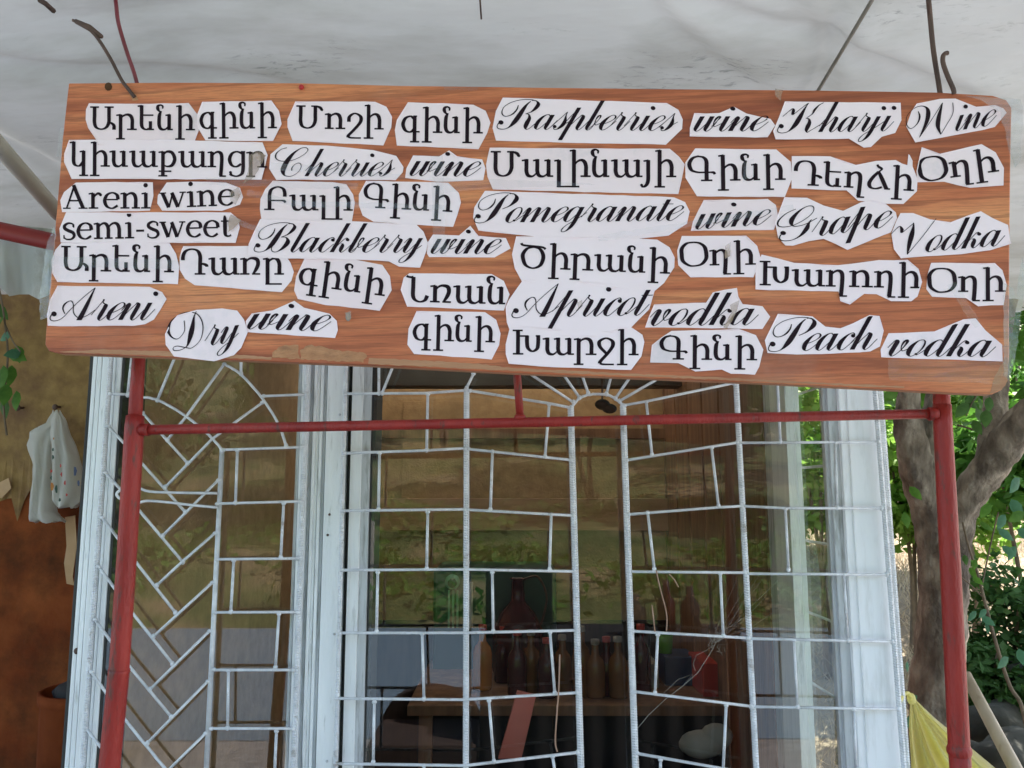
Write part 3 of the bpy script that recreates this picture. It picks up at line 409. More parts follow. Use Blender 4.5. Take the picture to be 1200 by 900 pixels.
M['gravel']=mat('gravel_yard',[(.2,.19,.185),(.33,.31,.3)],scale=14,rough=.95,bump=.9,bscale=60,dirt=(.12,.1,.08),dscale=1.2)
M['asphalt']=mat('asphalt',[(.12,.18,.24),(.16,.225,.29)],scale=9,rough=.85,bump=.3,bscale=90,dirt=(.24,.26,.28),dscale=.8)
M['rock']=mat('rock',[(.025,.026,.02),(.06,.06,.048)],scale=5,rough=.95,bump=.7,bscale=18)
M['milky']=mat('milky_sheet',[(.85,.82,.74),(.9,.87,.8)],scale=3,rough=.5,trans=.5)
M['dimdark']=mat('dimming_dark',[(.02,.013,.009),(.05,.03,.02)],scale=6,stretch=(6,6,1),rough=.7,spec=.2)  # near black for the added panel that dims the lower room
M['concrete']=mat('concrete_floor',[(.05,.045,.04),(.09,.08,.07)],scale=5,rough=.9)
M['pole']=mat('pale_pole',[(.42,.33,.22),(.56,.46,.33)],scale=4,stretch=(8,8,1),rough=.5,dirt=(.33,.24,.15),dscale=12,dlo=.6)
M['yellow']=mat('yellow_plastic',[(.88,.82,.3),(.95,.92,.55)],scale=6,stretch=(5,5,1),rough=.3,trans=.6)
M['bag']=mat('white_plastic_bag',[(.62,.62,.58),(.75,.75,.7)],scale=6,rough=.3,trans=.3,bump=.4,bscale=25)
M['wire']=mat('rusty_wire',[(.06,.035,.028),(.12,.07,.05)],scale=30,rough=.7)
M['wirered']=mat('red_wire',[(.13,.016,.024),(.2,.03,.04)],scale=20,rough=.5)
M['cord']=mat('grey_cord',[(.2,.18,.15),(.3,.28,.24)],scale=20,rough=.9)
M['copper']=mat('copper_wire',[(.3,.17,.11),(.42,.26,.18)],scale=20,rough=.5)
M['pipe']=mat('pale_pipe',[(.6,.58,.5),(.72,.7,.62)],scale=5,rough=.6,dirt=(.22,.2,.16),dscale=6)
M['darkred']=mat('dark_red_beam',[(.2,.012,.012),(.3,.024,.02)],scale=5,rough=.5,dirt=(.3,.12,.1),dscale=8,dlo=.66)
def one(n,c,r=.5,metal=0): return mat(n,[tuple(x*.8 for x in c),tuple(min(1,x*1.15) for x in c)],scale=9,rough=r,metal=metal)
M['green']=one('dark_green_enamel',(.008,.05,.04),.3); M['mint']=one('mint_print',(.25,.55,.42)); M['black']=one('black_cloth',(.012,.011,.012),.8)
M['brownc']=one('brown_upholstery',(.055,.035,.028),.8); M['redp']=one('red_plastic',(.45,.04,.03),.4); M['salmon']=one('salmon_wood',(.5,.13,.1),.6)
M['amber']=one('amber_bottle',(.2,.085,.03),.12); M['wine']=one('dark_wine_bottle',(.06,.012,.014),.1); M['orange']=one('orange_bottle',(.5,.2,.06),.2); M['cream']=one('cream_cloth',(.3,.28,.25),.8)
M['limeg']=one('lime_plastic',(.15,.42,.05),.4); M['navy']=one('navy_box',(.03,.05,.12)); M['terracotta']=mat('terracotta',[(.13,.03,.009),(.26,.065,.02)],scale=7,rough=.9,spec=.08,bump=.3); M['nail']=one('rust_nail',(.09,.05,.035),.6); M['pin']=one('red_pin',(.5,.015,.015),.3)
M['glass']=glassmat('window_glass',(.95,.95,.92),.07)
M['sideglass']=glassmat('side_glass',(.8,.86,.82),.05,veil=.05)
def thin_plastic(key,k,tc_):
    m=M[key]; nt=m.node_tree; N=nt.nodes; L=nt.links; o=N['Material Output']; s=o.inputs[0].links[0].from_socket
    t=N.new('ShaderNodeBsdfTransparent'); t.inputs[0].default_value=(*tc_,1); x=N.new('ShaderNodeMixShader'); x.inputs[0].default_value=k; L.new(s,x.inputs[1]); L.new(t.outputs[0],x.inputs[2]); L.new(x.outputs[0],o.inputs[0])
thin_plastic('yellow',.25,(1,.97,.6)); thin_plastic('bag',.22,(.9,.9,.88))
def tapem(name,a=.16,g=.1,c=(.62,.56,.5)):
    m=bpy.data.materials.new(name); m.use_nodes=True; nt=m.node_tree; N=nt.nodes; L=nt.links; N.remove(N['Principled BSDF'])
    t=N.new('ShaderNodeBsdfTransparent'); d=N.new('ShaderNodeBsdfDiffuse'); d.inputs[0].default_value=(*c,1); gl=N.new('ShaderNodeBsdfGlossy'); gl.inputs['Roughness'].default_value=.18
    tc=N.new('ShaderNodeTexCoord'); n=N.new('ShaderNodeTexNoise'); n.inputs['Scale'].default_value=35; n.inputs['Detail'].default_value=6; L.new(tc.outputs['Object'],n.inputs[0])
    r=N.new('ShaderNodeMapRange'); r.inputs[1].default_value=.35; r.inputs[2].default_value=.7; r.inputs[3].default_value=a*.4; r.inputs[4].default_value=a*1.8; L.new(n.outputs[0],r.inputs[0])
    bp=N.new('ShaderNodeBump'); bp.inputs['Strength'].default_value=.6; bp.inputs['Distance'].default_value=.004; L.new(n.outputs[0],bp.inputs['Height']); L.new(bp.outputs[0],gl.inputs['Normal'])
    a1=N.new('ShaderNodeMixShader'); L.new(r.outputs[0],a1.inputs[0]); L.new(t.outputs[0],a1.inputs[1]); L.new(d.outputs[0],a1.inputs[2])
    a2=N.new('ShaderNodeMixShader'); a2.inputs[0].default_value=g; L.new(a1.outputs[0],a2.inputs[1]); L.new(gl.outputs[0],a2.inputs[2]); L.new(a2.outputs[0],N['Material Output'].inputs[0]); return m
M['tape']=tapem('clear_tape',.05,.05); M['tapebrown']=tapem('old_brown_tape',.42,.05,(.42,.29,.2)); M['film']=tapem('clear_film',.2,.1,(.5,.48,.46))
M['crack']=one('crack_glint',(.45,.43,.4),.5)
def tarpm():
    m=mat('tarpaulin',[(.38,.395,.395),(.5,.515,.51)],scale=1.6,rough=.6,trans=.07,bump=0,spec=.35); nt=m.node_tree; N=nt.nodes; L=nt.links; b=N['Principled BSDF']
    tc=N.new('ShaderNodeTexCoord'); mp=N.new('ShaderNodeMapping'); mp.inputs['Scale'].default_value=(12,42,1); mp.inputs['Rotation'].default_value=(0,0,R(-5)); L.new(tc.outputs['Object'],mp.inputs[0])
    n=N.new('ShaderNodeTexNoise'); n.inputs['Scale'].default_value=2.4; n.inputs['Detail'].default_value=10; n.inputs['Roughness'].default_value=.72; n.inputs['Distortion'].default_value=.4; L.new(mp.outputs[0],n.inputs[0])
    nb=N.new('ShaderNodeTexNoise'); nb.inputs['Scale'].default_value=2.6; nb.inputs['Detail'].default_value=4; mq=N.new('ShaderNodeMapping'); mq.inputs['Scale'].default_value=(1,2.6,1); L.new(tc.outputs['Object'],mq.inputs[0]); L.new(mq.outputs[0],nb.inputs[0])
    rm=N.new('ShaderNodeMapRange'); rm.inputs[1].default_value=.5; rm.inputs[2].default_value=.64; L.new(nb.outputs[0],rm.inputs[0])
    rq=N.new('ShaderNodeMapRange'); rq.inputs[1].default_value=.52; rq.inputs[2].default_value=.64; L.new(n.outputs[0],rq.inputs[0])
    sm=N.new('ShaderNodeMath'); sm.operation='MULTIPLY'; L.new(rm.outputs[0],sm.inputs[0]); L.new(rq.outputs[0],sm.inputs[1])
    r=N.new('ShaderNodeMapRange'); r.inputs[1].default_value=.1; r.inputs[2].default_value=.95; r.inputs[4].default_value=.6; L.new(sm.outputs[0],r.inputs[0])
    # broad stains
    mp2=N.new('ShaderNodeMapping'); mp2.inputs['Scale'].default_value=(1.1,3.2,1); mp2.inputs['Rotation'].default_value=(0,0,R(12)); L.new(tc.outputs['Object'],mp2.inputs[0])
    n5=N.new('ShaderNodeTexNoise'); n5.inputs['Scale'].default_value=1.5; n5.inputs['Detail'].default_value=7; n5.inputs['Roughness'].default_value=.6; L.new(mp2.outputs[0],n5.inputs[0])
    r5=N.new('ShaderNodeMapRange'); r5.inputs[1].default_value=.45; r5.inputs[2].default_value=.66; r5.inputs[4].default_value=.75; L.new(n5.outputs[0],r5.inputs[0])
    src=b.inputs['Base Color'].links[0].from_socket
    a=N.new('ShaderNodeMixRGB'); a.inputs[2].default_value=(.25,.255,.23,1); L.new(r5.outputs[0],a.inputs[0]); L.new(src,a.inputs[1])
    c=N.new('ShaderNodeMixRGB'); c.inputs[2].default_value=(.09,.1,.1,1); L.new(r.outputs[0],c.inputs[0]); L.new(a.outputs[0],c.inputs[1])
    L.new(c.outputs[0],b.inputs['Base Color'])
    for nd in N:
        if nd.type=='BSDF_TRANSLUCENT': L.new(c.outputs[0],nd.inputs[0])
    n6=N.new('ShaderNodeTexNoise'); n6.inputs['Scale'].default_value=4; n6.inputs['Detail'].default_value=3; L.new(mp2.outputs[0],n6.inputs[0])
    bp=N.new('ShaderNodeBump'); bp.inputs['Strength'].default_value=.35; bp.inputs['Distance'].default_value=.03; L.new(n6.outputs[0],bp.inputs['Height']); L.new(bp.outputs[0],b.inputs['Normal'])
    return m
M['tarp']=tarpm()
M['flap']=mat('backlit_tarpaulin',[(.6,.66,.66),(.75,.8,.79)],scale=4,rough=.5,trans=.35,bump=.3,dirt=(.35,.36,.33),dscale=7)  # lighter, more translucent tarpaulin copy; the backlight is put into its colour

# ================================================================ SETTING: terrain, road
def smooth(t): t=max(0,min(1,t)); return t*t*(3-2*t)
def terr(x,y):
    z=0
    if y>2.7:
        z+=(y-2.7)*.33*smooth((x+14)/4) if y<30 else 27.3*.33
        z+=.07*math.sin(x*2.3+y)*math.cos(y*1.7)+.04*math.sin(x*5.1)*math.sin(y*4.3) if y>3.0 else 0
    if y<-6.4: z+=min(9,(-6.4-y)*.2+max(0,-11-y)*.13)+.06*math.sin(x*1.3)*math.sin(y*1.1)
    return z
xs=sorted(set([round(-60+i*2.0,2) for i in range(61)]+[round(-6+i*.15,2) for i in range(100)])); ys=sorted(set([round(-60+i*2.0,2) for i in range(61)]+[round(1.5+i*.15,2) for i in range(60)]+[-6.4,-6.9,-7.4,-9,-11]))
V=[(x,y,terr(x,y)) for y in ys for x in xs]; nx=len(xs); F=[(j*nx+i,j*nx+i+1,(j+1)*nx+i+1,(j+1)*nx+i) for j in range(len(ys)-1) for i in range(nx-1)]
g=obj('ground',V,F,M['soil'],smooth=True); tag(g,kind='structure'); g.data.materials.append(M['grassy']); g.data.materials.append(M['gravel'])
for p in g.data.polygons:
    c=p.center; p.material_index=1 if c.y<-6.3 else (2 if c.y<2.7 else 0)
V=[(x,y,.004) for x in (-60,60) for y in (-6.35,-2.3)]
tag(obj('road',V,[(0,1,3,2)],M['asphalt']),kind='structure')

# ================================================================ TARPAULIN CANOPY
CREASE=[(-.9,.2,.55,1.5),(-.2,.7,.8,1.45),(.1,.9,1.3,1.25),(-1.4,1.1,-.4,1.5),(.5,.6,.62,1.9),(-.6,1.25,.9,1.05),(1.0,.5,1.9,1.6),(-1.2,.6,-1.0,1.9),(.2,1.15,1.5,1.75)]
def crease(x,y):
    s=0
    for i,(ax,ay,bx_,by_) in enumerate(CREASE):
        dx,dy=bx_-ax,by_-ay; l=math.hypot(dx,dy); u=((x-ax)*dx+(y-ay)*dy)/(l*l)
        if -.1<u<1.1:
            d=((x-ax)*dy-(y-ay)*dx)/l+.02*math.sin(u*9+i); e=min(1,max(0,(u+.1)*4),max(0,(1.1-u)*4)); s+=e*.014*(math.exp(-(d/.022)**2)-.5*math.exp(-((d-.04)/.035)**2))
    return s
def tz(x,y): return crease(x,y)+2.42-.11*y+.012*math.sin(x*3.1+y*2.2)+.009*math.sin(x*7.3-y*5)+.006*math.sin(y*13+x*2)+.012*abs(math.sin(x*2.1-y*3.3+.4*math.sin(x*4)))+.008*abs(math.sin(x*1.2+y*5.1+1))-.03*math.exp(-((x+.25+.5*y)/.35)**2)
canopy=thing('tarpaulin_canopy',(0,.6,2.35),'grey white stained tarpaulin stretched overhead as a canopy','canopy')
n=300; X=[3.6*(abs(t)**1.5)*(1 if t>0 else -1) for t in [-1+2*i/n for i in range(n+1)]]; Y=[-.35+3.1*j/n for j in range(n+1)]
V=[(x,y,tz(x,y)) for y in Y for x in X]; F=[(j*(n+1)+i,j*(n+1)+i+1,(j+1)*(n+1)+i+1,(j+1)*(n+1)+i) for j in range(n) for i in range(n)]
obj('tarpaulin_sheet',V,F,M['tarp'],canopy,True)
# ragged flap hanging at the back left under the beam
pb=[at(-160,300,2.32),at(-160,345,2.32),at(20,348,2.32),at(45,352,2.3),at(110,372,2.3),at(110,268,2.3)]
top=[];bot=[]
for i in range(41):
    x=-260+i*11.3; a=at(x,262+.1*max(0,x),1.935+.004*math.sin(i*.9)); b=at(x,338+7*math.sin(i*.55)+4*math.sin(i*1.9)+.09*max(0,x),1.99+.03*math.sin(i*1.3)); top.append(a); bot.append(b)
V=top+[(a+b)/2+Vector((0,.02*math.sin(i),0)) for i,(a,b) in enumerate(zip(top,bot))]+bot; k=41
F=[(r*k+i,r*k+i+1,(r+1)*k+i+1,(r+1)*k+i) for r in range(2) for i in range(k-1)]
obj('hanging_flap',V,F,M['flap'],canopy,True)
b_=MB(); b_.tube([at(-400,247,1.9),at(0,270,1.9),at(60,283,1.9),at(180,305,1.9)],.0215,12); tag(b_.obj('roof_beam',M['darkred'],None,True,loc=at(0,270,1.9)),'dark red round beam carrying the back edge of the canopy at left','beam')
TP=Vector((0,0,2.42)); TN=Vector((0,.11,1)).normalized()
def tarp_pt(x,y,d=.03): return on_plane(x,y,TP-TN*d,TN)
b_=MB(); b_.tube([tarp_pt(-170,-25,.05),tarp_pt(-20,150,.05),tarp_pt(70,252,.05)],.018,10); tag(b_.obj('support_pipe',M['pipe'],None,True,loc=tarp_pt(0,170,.05)),'pale pipe running diagonally under the canopy at left','pipe')
b_=MB(); P=[tarp_pt(1050,-45,.012),tarp_pt(1022,0,.03),tarp_pt(990,54,.035),tarp_pt(960,104,.02),tarp_pt(930,150,.02)]; b_.tube(P,.0036,6); tag(b_.obj('tie_cord',M['cord'],None,True,loc=P[1]),'grey brown cord stretched diagonally under the canopy above the board','cord')
b_=MB(); P=[tarp_pt(562,-6,.02),tarp_pt(563,8,.03),tarp_pt(564,22,.025)]; b_.tube(P,.0016,5); b_.obj('seam_thread',M['wire'],canopy)

# ================================================================ SIGN BOARD
BN=Vector((.082,1,0)).normalized(); BP=Vector((0,.95,1.8))
def bd(x,y,e=0): return on_plane(x,y,BP-BN*e,BN)
out=[(80,97.5),(200,96.5),(350,97),(470,100),(560,101),(620,102),(800,104),(960,105.5),(1100,108),(1165,112),(1180,117),(1186,126),(1184.5,200),(1183.5,300),(1183,420),(1180,446),(1174,457),(1163,462),(1120,460.5),(900,449),(600,437),(420,427.5),(330,424),(200,419),(68,414),(57,411.5),(52.5,404),(53,392),(66,245),(73,160)]
board=thing('sign_board',(bd(600,437)+BN*.008),'long brown laminate board covered with paper slips naming wines and vodkas','sign')
f=[bd(x,y) for x,y in out]; n=len(f); cen=sum(f,Vector())/n
def inset(p,d): v=(cen-p); return p+v.normalized()*d
f1=[inset(p,.0015) for p in f]; fb=[p+BN*.0015 for p in f]; bk=[p+BN*.016 for p in f]
obj('board_face',f1+fb,[tuple(range(n-1,-1,-1))]+[(i,(i+1)%n,n+(i+1)%n,n+i) for i in range(n)],M['board'],board)
obj('plywood_core',fb+bk,[(i,(i+1)%n,n+(i+1)%n,n+i) for i in range(n)]+[tuple(range(n,2*n))],M['ply'],board)
def patch(name,pts,m,e,parent,jit=0,label=None,th=0):
    V=[bd(x+(rnd.uniform(-jit,jit)),y+(rnd.uniform(-jit,jit)),e) for x,y in pts]; k=len(V)
    if th:
        V2=[v+BN*th for v in V]; o=obj(name,V+V2,[tuple(range(k-1,-1,-1))]+[(i,(i+1)%k,k+(i+1)%k,k+i) for i in range(k)],m,parent)
    else: o=obj(name,V,[tuple(range(k-1,-1,-1))],m,parent)
    if label: o['label']=label
    return o
def ragged(pts,step=4,j=1.2):
    o=[]
    for i in range(len(pts)):
        a=pts[i];b=pts[(i+1)%len(pts)]; L=math.hypot(b[0]-a[0],b[1]-a[1]); k=max(1,int(L/step))
        for t in range(k): o.append((a[0]+(b[0]-a[0])*t/k+rnd.uniform(-j,j),a[1]+(b[1]-a[1])*t/k+rnd.uniform(-j,j)))
    return o
patch('chipped_patch',ragged([(352,421),(352,410),(362,404),(380,407),(400,411),(425,413),(431,417),(425,424.5)],3,1),M['chip'],.0003,board)
patch('chipped_patch',ragged([(318,419),(321,410),(335,404),(349,405),(351,421)],3,1),M['chip'],.0004,board)
patch('chipped_edge',ragged([(70,412),(120,409.5),(240,413),(318,418.6),(318,421.5),(240,418.5),(70,412.8)],5,.5),M['ply'],.0003,board)
patch('chipped_edge',ragged([(432,419),(560,426),(600,431),(700,436),(900,445),(1060,453),(1060,455),(900,447.5),(600,434.5),(432,426.5)],5,.6),M['ply'],.0003,board)
patch('worn_corner',ragged([(1160,461),(1166,440),(1175,425),(1181,420),(1181,446),(1174,457)],3,.6),M['ply'],.0003,board)
patch('drill_hole',[(127+4.5*math.cos(a*.6),101.5+5*math.sin(a*.6)) for a in range(10)],M['hole'],.0004,board)
patch('wire_hole',ragged([(151,108),(159,110),(162,117),(155,118)],3,.6),M['chip'],.0004,board)
patch('wood_knot',[(408+3.2*math.cos(a*.6),371.5+5*math.sin(a*.6)) for a in range(10)],M['cord'],.0004,board)
pin=MB(); c=bd(353,102,.004); pin.ball(c,.0036,(1,.7,1)); pin.tube([c,c+BN*.006],.001,6); pin.obj('push_pin',M['pin'],board,True)
# thin translucent dulling strip of dark laminate on row 2 (right half)
for wd,font,p0,p1,xh,poly,lab,lay in WORDS:
    e=.0006+lay*.0005
    # soften the scissor cut: points every few pixels with small wobble
    P=ragged(poly,14,.35)
    k=len(P); cx=sum(p[0] for p in P)/k; cy=sum(p[1] for p in P)/k
    Q=[]
    for i in range(k):
        a_,c_=P[i-1],P[(i+1)%k]; tx,ty=c_[0]-a_[0],c_[1]-a_[1]; l_=math.hypot(tx,ty) or 1; nx_,ny_=-ty/l_,tx/l_
        if nx_*(cx-P[i][0])+ny_*(cy-P[i][1])<0: nx_,ny_=-nx_,-ny_
        Q.append((P[i][0]+nx_*2.0,P[i][1]+ny_*2.0))
    ph=rnd.uniform(0,6); lf=[max(0,math.sin(i*.9+ph)+.4*math.sin(i*2.3+ph))*.0013+.00005 for i in range(k)]
    V=[bd(x,y,e+lf[i]) for i,(x,y) in enumerate(P)]+[bd(x,y,e) for x,y in Q]+[bd(x,y,e-.0003) for i,(x,y) in enumerate(P)]
    sl_=obj('paper_slip',V,[tuple(range(2*k-1,k-1,-1))]+[(i,k+i,k+(i+1)%k,(i+1)%k) for i in range(k)]+[(i,(i+1)%k,2*k+(i+1)%k,2*k+i) for i in range(k)],M['paper2'] if rnd.random()<.4 else M['paper'],board); sl_['label']=lab
    V=[];F=[]
    for q in place_word(wd,font,p0,p1,xh):
        s0=len(V); V+=[bd(x,y,e+.00048) for x,y in q]; F.append(tuple(range(s0+len(q)-1,s0-1,-1)) if len(q)==4 else tuple(range(s0,s0+len(q))))
    obj('lettering',V,F,M['ink'],sl_)
TE=.0032
for i,(nm,pts) in enumerate([('tapebrown',[(291,182),(302,177),(312,182),(309,186),(303,200),(294,211),(285,214),(291,201)]),('tapebrown',[(268,226),(279,219),(283,226),(276,240),(270,236)]),
    ('tapebrown',[(270,251),(283,258),(278,264),(268,272),(267,262)]),('tape',[(282,258),(310,268),(304,273),(279,263)]),('tape',[(240,208),(420,214),(418,222),(246,217)]),('tape',[(505,208),(640,212),(700,216),(560,222),(520,226)]),
    ('tape',[(318,190),(475,205),(474,210),(317,199)]),('tapebrown',[(855,357),(866,352),(863,366),(852,386),(848,383),(857,366)]),('tape',[(505,182),(519,182),(523,300),(508,300)]),
    ('tape',[(290,222),(345,235),(520,240),(520,246),(345,242),(288,229)]),('tapebrown',[(908,104),(917,106),(915,119),(908,112)]),('tape',[(700,276),(930,240),(931,246),(702,283)]),('tapebrown',[(850,288),(857,284),(856,300),(850,303)]),
    ('tape',[(60,300),(212,305),(211,316),(61,312)]),('tape',[(872,190),(884,186),(884,205),(870,214)]),('tapebrown',[(676,355),(682,352),(683,358),(678,361)]),('tapebrown',[(405,366),(411,364),(412,373),(407,376)]),
    ('tape',[(1110,334),(1120,330),(1150,380),(1142,384)]),('tape',[(1040,421),(1175,424),(1172,450),(1042,446)]),('tape',[(520,101),(560,101.5),(560,106),(520,105)])]):
    patch('tape_scrap',ragged(pts,5,.7),M[nm],TE+.0003*i,board)
for i,pts in enumerate([[(1128,112),(1196,116),(1199,126),(1196,190),(1189,196),(1184,180),(1172,132),(1150,118)],[(1176,330),(1187,338),(1190,350),(1198,300),(1203,330),(1196,375),(1190,420),(1183,446),(1176,440)],[(62,265),(66,270),(60,335),(57,372),(47,375),(46,350),(54,290)],[(70,150),(75,152),(69,185),(66,183)]]):
    patch('loose_film_end',ragged(pts,6,.8),M['film'],.0095+.0004*i,board)

# ================================================================ WIRES THAT HOLD THE BOARD
def wire(name,pts,r,m,label,cat='wire',n=6):
    b=MB(); b.tube(spline(pts,6),r,n); return tag(b.obj(name,m,None,True,loc=pts[0]),label,cat)
wire('hanging_wire',[tarp_pt(128,-70,0),at(133,-22,.97),at(136,5,.985),at(139,28,1.0),at(149,62,1.01),at(157,85,1.02),at(162,104,1.025)],.0026,M['wirered'],'dark red wire hanging from the canopy behind the board\'s left end')
wire('hanging_wire',[at(86,24,1.03),at(100,31,1.0),at(113,43,.99),at(129,68,.985),at(142,93,.985),bd(150,104,.006),bd(158,114,.001)],.0023,M['wire'],'rusty brown wire threaded through the hole in the board\'s top left corner')
b_=MB(); b_.tube([at(89,25,1.0),at(104,32,.996),at(119,43,.992)],[.0032,.0044,.003],7); tag(b_.obj('wire_twist',M['wire'],None,True,loc=at(104,32,.996)),'short thick twist of wire above the rusty wire at left','wire')
tag(MB().tube([tarp_pt(46,0,.02),tarp_pt(53,4,.025),tarp_pt(63,13,.02)],.004,6).obj('tear_scrap',M['wire'],None,True,loc=tarp_pt(53,4)),'small dark scrap poking through the canopy at top left','scrap')
wire('hanging_wire',[tarp_pt(1082,-60,0),at(1087,-12,.9),at(1090,20,.905),at(1094,60,.91),at(1100,98,.915),at(1103,118,.92)],.0029,M['wire'],'brown wire hanging from the canopy behind the board\'s right end')
wire('wire_hook',[at(1111,62,.9),at(1106,64,.9),at(1105,73,.9),at(1110,88,.9),bd(1117,104,.004),bd(1118,110,.0015)],.0027,M['wire'],'short rusty wire hook standing up at the board\'s top right corner')

# ================================================================ RED PIPE STAND
FN=BN; FP=Vector((0,1.0,1.5))
def fd(x,y,e=0): return on_plane(x,y,FP+FN*e,FN)
st=thing('pipe_stand',Vector((fd(609,486).x,1.0,0)),'red painted pipe stand with a crossbar under the sign board','stand')
def px(w,p): return w*p.y/FPX
def post(px_list,wid_list,zend,flare=None):
    P=[fd(x,y) for x,y in px_list]; d=(P[-1]-P[-2]).normalized(); t=(zend-P[-1].z)/d.z; P.append(P[-1]+d*t); Rr=[px(wd_,p)/2 for wd_,p in zip(wid_list,P)]; Rr.append(Rr[-1]); return P,Rr
P,Rr=post([(165,380),(162,430),(159.5,470)],[15,15,15.5],fd(158,500).z); b_=MB(); b_.tube(P,Rr,14); b_.obj('post_top',M['red'],st,True)
P,Rr=post([(158.5,487),(157.5,500),(148.7,650),(139.5,786)],[20,21.5,21.5,21.5],fd(139.5,788).z); b_=MB(); b_.tube(P,Rr,16); b_.obj('post',M['red'],st,True)
P,Rr=post([(139.8,784),(139.2,788),(128,900)],[23.5,22.5,22.5],0); b_=MB(); b_.tube(P,Rr,16); b_.obj('post',M['red'],st,True)
P,Rr=post([(1102,400),(1103.5,470)],[18,18.5],fd(1105,485).z); b_=MB(); b_.tube(P,Rr,14); b_.obj('post_top',M['red'],st,True)
P,Rr=post([(1104,474),(1105,500),(1114,670),(1124,878)],[20,20.5,21.8,22.5],fd(1124,880).z); b_=MB(); b_.tube(P,Rr,16); b_.obj('post',M['red'],st,True)
P,Rr=post([(1124.3,879),(1126,905)],[22.5,22.5],0); b_=MB(); b_.tube(P,Rr,16); b_.obj('post',M['red'],st,True)
b_=MB(); c=fd(1124.2,879.5); r0=px(22.5,c)/2; b_.lathe(c-Vector((0,0,.004)),[(r0,-.002),(r0*1.12,.001),(r0*1.16,.004),(r0*1.12,.007),(r0,.01)],16); b_.obj('weld_collar',M['red'],st,True)
b_=MB(); b_.tube([fd(160,504,-.002),fd(640,494.5,-.002),fd(1104,484.6,-.002)],[.0066,.0063,.006],14); b_.obj('crossbar',M['red'],st,True)
for x,y in ((170,503.8),(1093,485)):
    b_=MB(); b_.tube([fd(x-5,y,-.002),fd(x+5,y-.2,-.002)],.0082,12); b_.obj('weld_collar',M['red'],st,True)
b_=MB(); b_.tube([fd(603,380),fd(606,440),fd(609.5,490)],.0049,12); b_.obj('stub_post',M['red'],st,True)
b_=MB(); b_.ball(fd(609.5,489,-.003),.0078,(1,.8,.6)); b_.obj('weld_collar',M['red'],st,True)

# ================================================================ GLAZED KIOSK
KL=atx(92,1.43); KR=atx(1041,1.43); KT=2.04
kiosk=thing('glazed_kiosk',(0,1.43,0),'glazed kiosk with white aluminium window frames behind the sign','kiosk')
def stile(x0,x1,yf,yb,m,name='stile',z0=.86,z1=KT,b=.0015): 
    q=MB(); q.box(atx(x0,yf),atx(x1,yf),yf,yb,z0,z1,b); return q.obj(name,m,kiosk)
stile(88.5,92.5,1.425,1.60,M['rubber'],'gasket')
for a,b2,yf,mm in ((92.5,97.5,1.421,'alu'),(98,103.5,1.415,'alu'),(104,111,1.411,'alu'),(111.3,117,1.419,'alu2'),(117.2,121,1.4135,'alu'),(121.3,127.3,1.409,'alu')): stile(a,b2,yf,1.5,M[mm])
stile(127.6,131,1.4115,1.5,M['rubber'],'gasket')
for a,b2,yf,mm in ((342,346,1.416,'alu2'),(346.2,351.5,1.4085,'alu'),(351.8,356,1.4075,'alu'),(356.2,361,1.417,'alu2'),(361.2,365,1.4105,'alu'),(365.2,369,1.414,'alu'),(369.2,373,1.4105,'alu'),(373.2,377,1.415,'alu2'),(377.3,398.5,1.4065,'alu')): stile(a,b2,yf,1.5,M[mm])
stile(398.8,407,1.445,1.5,M['rubber'],'gasket')
for a,b2,yf,mm in ((407.2,420.5,1.424,'alu'),(420.8,430.8,1.43,'alu2')): stile(a,b2,yf,1.5,M[mm])
stile(431,437.5,1.436,1.5,M['rubber'],'gasket')
for a,b2,yf,mm in ((973.5,979,1.431,'alu2'),(979.2,993,1.424,'alu2')): stile(a,b2,yf,1.446,M[mm])
for a,b2,yf in ((993.3,1003,1.4145),(1003.2,1041,1.411)): stile(a,b2,yf,1.447,M['whiteboard'],'corner_panel')
for (x0,x1,Yg) in ((129,344,1.4135),(434,976,1.434)):
    q=MB(); q.box(atx(x0,Yg),atx(x1,Yg),Yg,Yg+.0004,.9,KT-.02); 
    V=[(atx(x0,Yg),Yg,.9),(atx(x1,Yg),Yg,.9),(atx(x1,Yg),Yg,KT-.02),(atx(x0,Yg),Yg,KT-.02)]
    obj('window_pane',V,[(0,1,2,3)],M['glass'],kiosk)
q=MB(); q.box(KL,KR,1.415,1.56,0,.86,.002); q.obj('lower_wall',M['plank'],kiosk)
q=MB(); q.box(KL-.005,KR+.005,1.40,2.3,KT,KT+.05); q.box(KL-.005,-.65,2.3,3.46,KT,KT+.05); q.box(.6,KR+.005,2.3,3.46,KT,KT+.05); q.box(-.65,.6,3.38,3.46,KT,KT+.05); q.obj('flat_roof',M['room'],kiosk)
q=MB(); q.box(-.65,.6,2.3,3.38,KT+.02,KT+.026); q.obj('skylight_sheet',M['milky'],kiosk)  # added skylight in a roof opening, there to brighten the interior
q=MB(); q.box(KL-.003,KL+.03,1.56,3.4,0,KT); q.obj('side_wall',M['wallpaper'],kiosk)
q=MB(); q.box(KL,KR,3.4,3.45,0,KT); q.obj('back_wall',M['wallpaper'],kiosk)
q=MB(); q.box(KL+.03,KR-.02,3.385,3.4,.02,.98); q.obj('wainscot',M['dimdark'],kiosk)  # added dark panel, dims the lower back wall behind the mirrored road
q=MB(); q.box(KL,KR,1.5,3.4,0,.02); q.obj('floor',M['concrete'],kiosk)
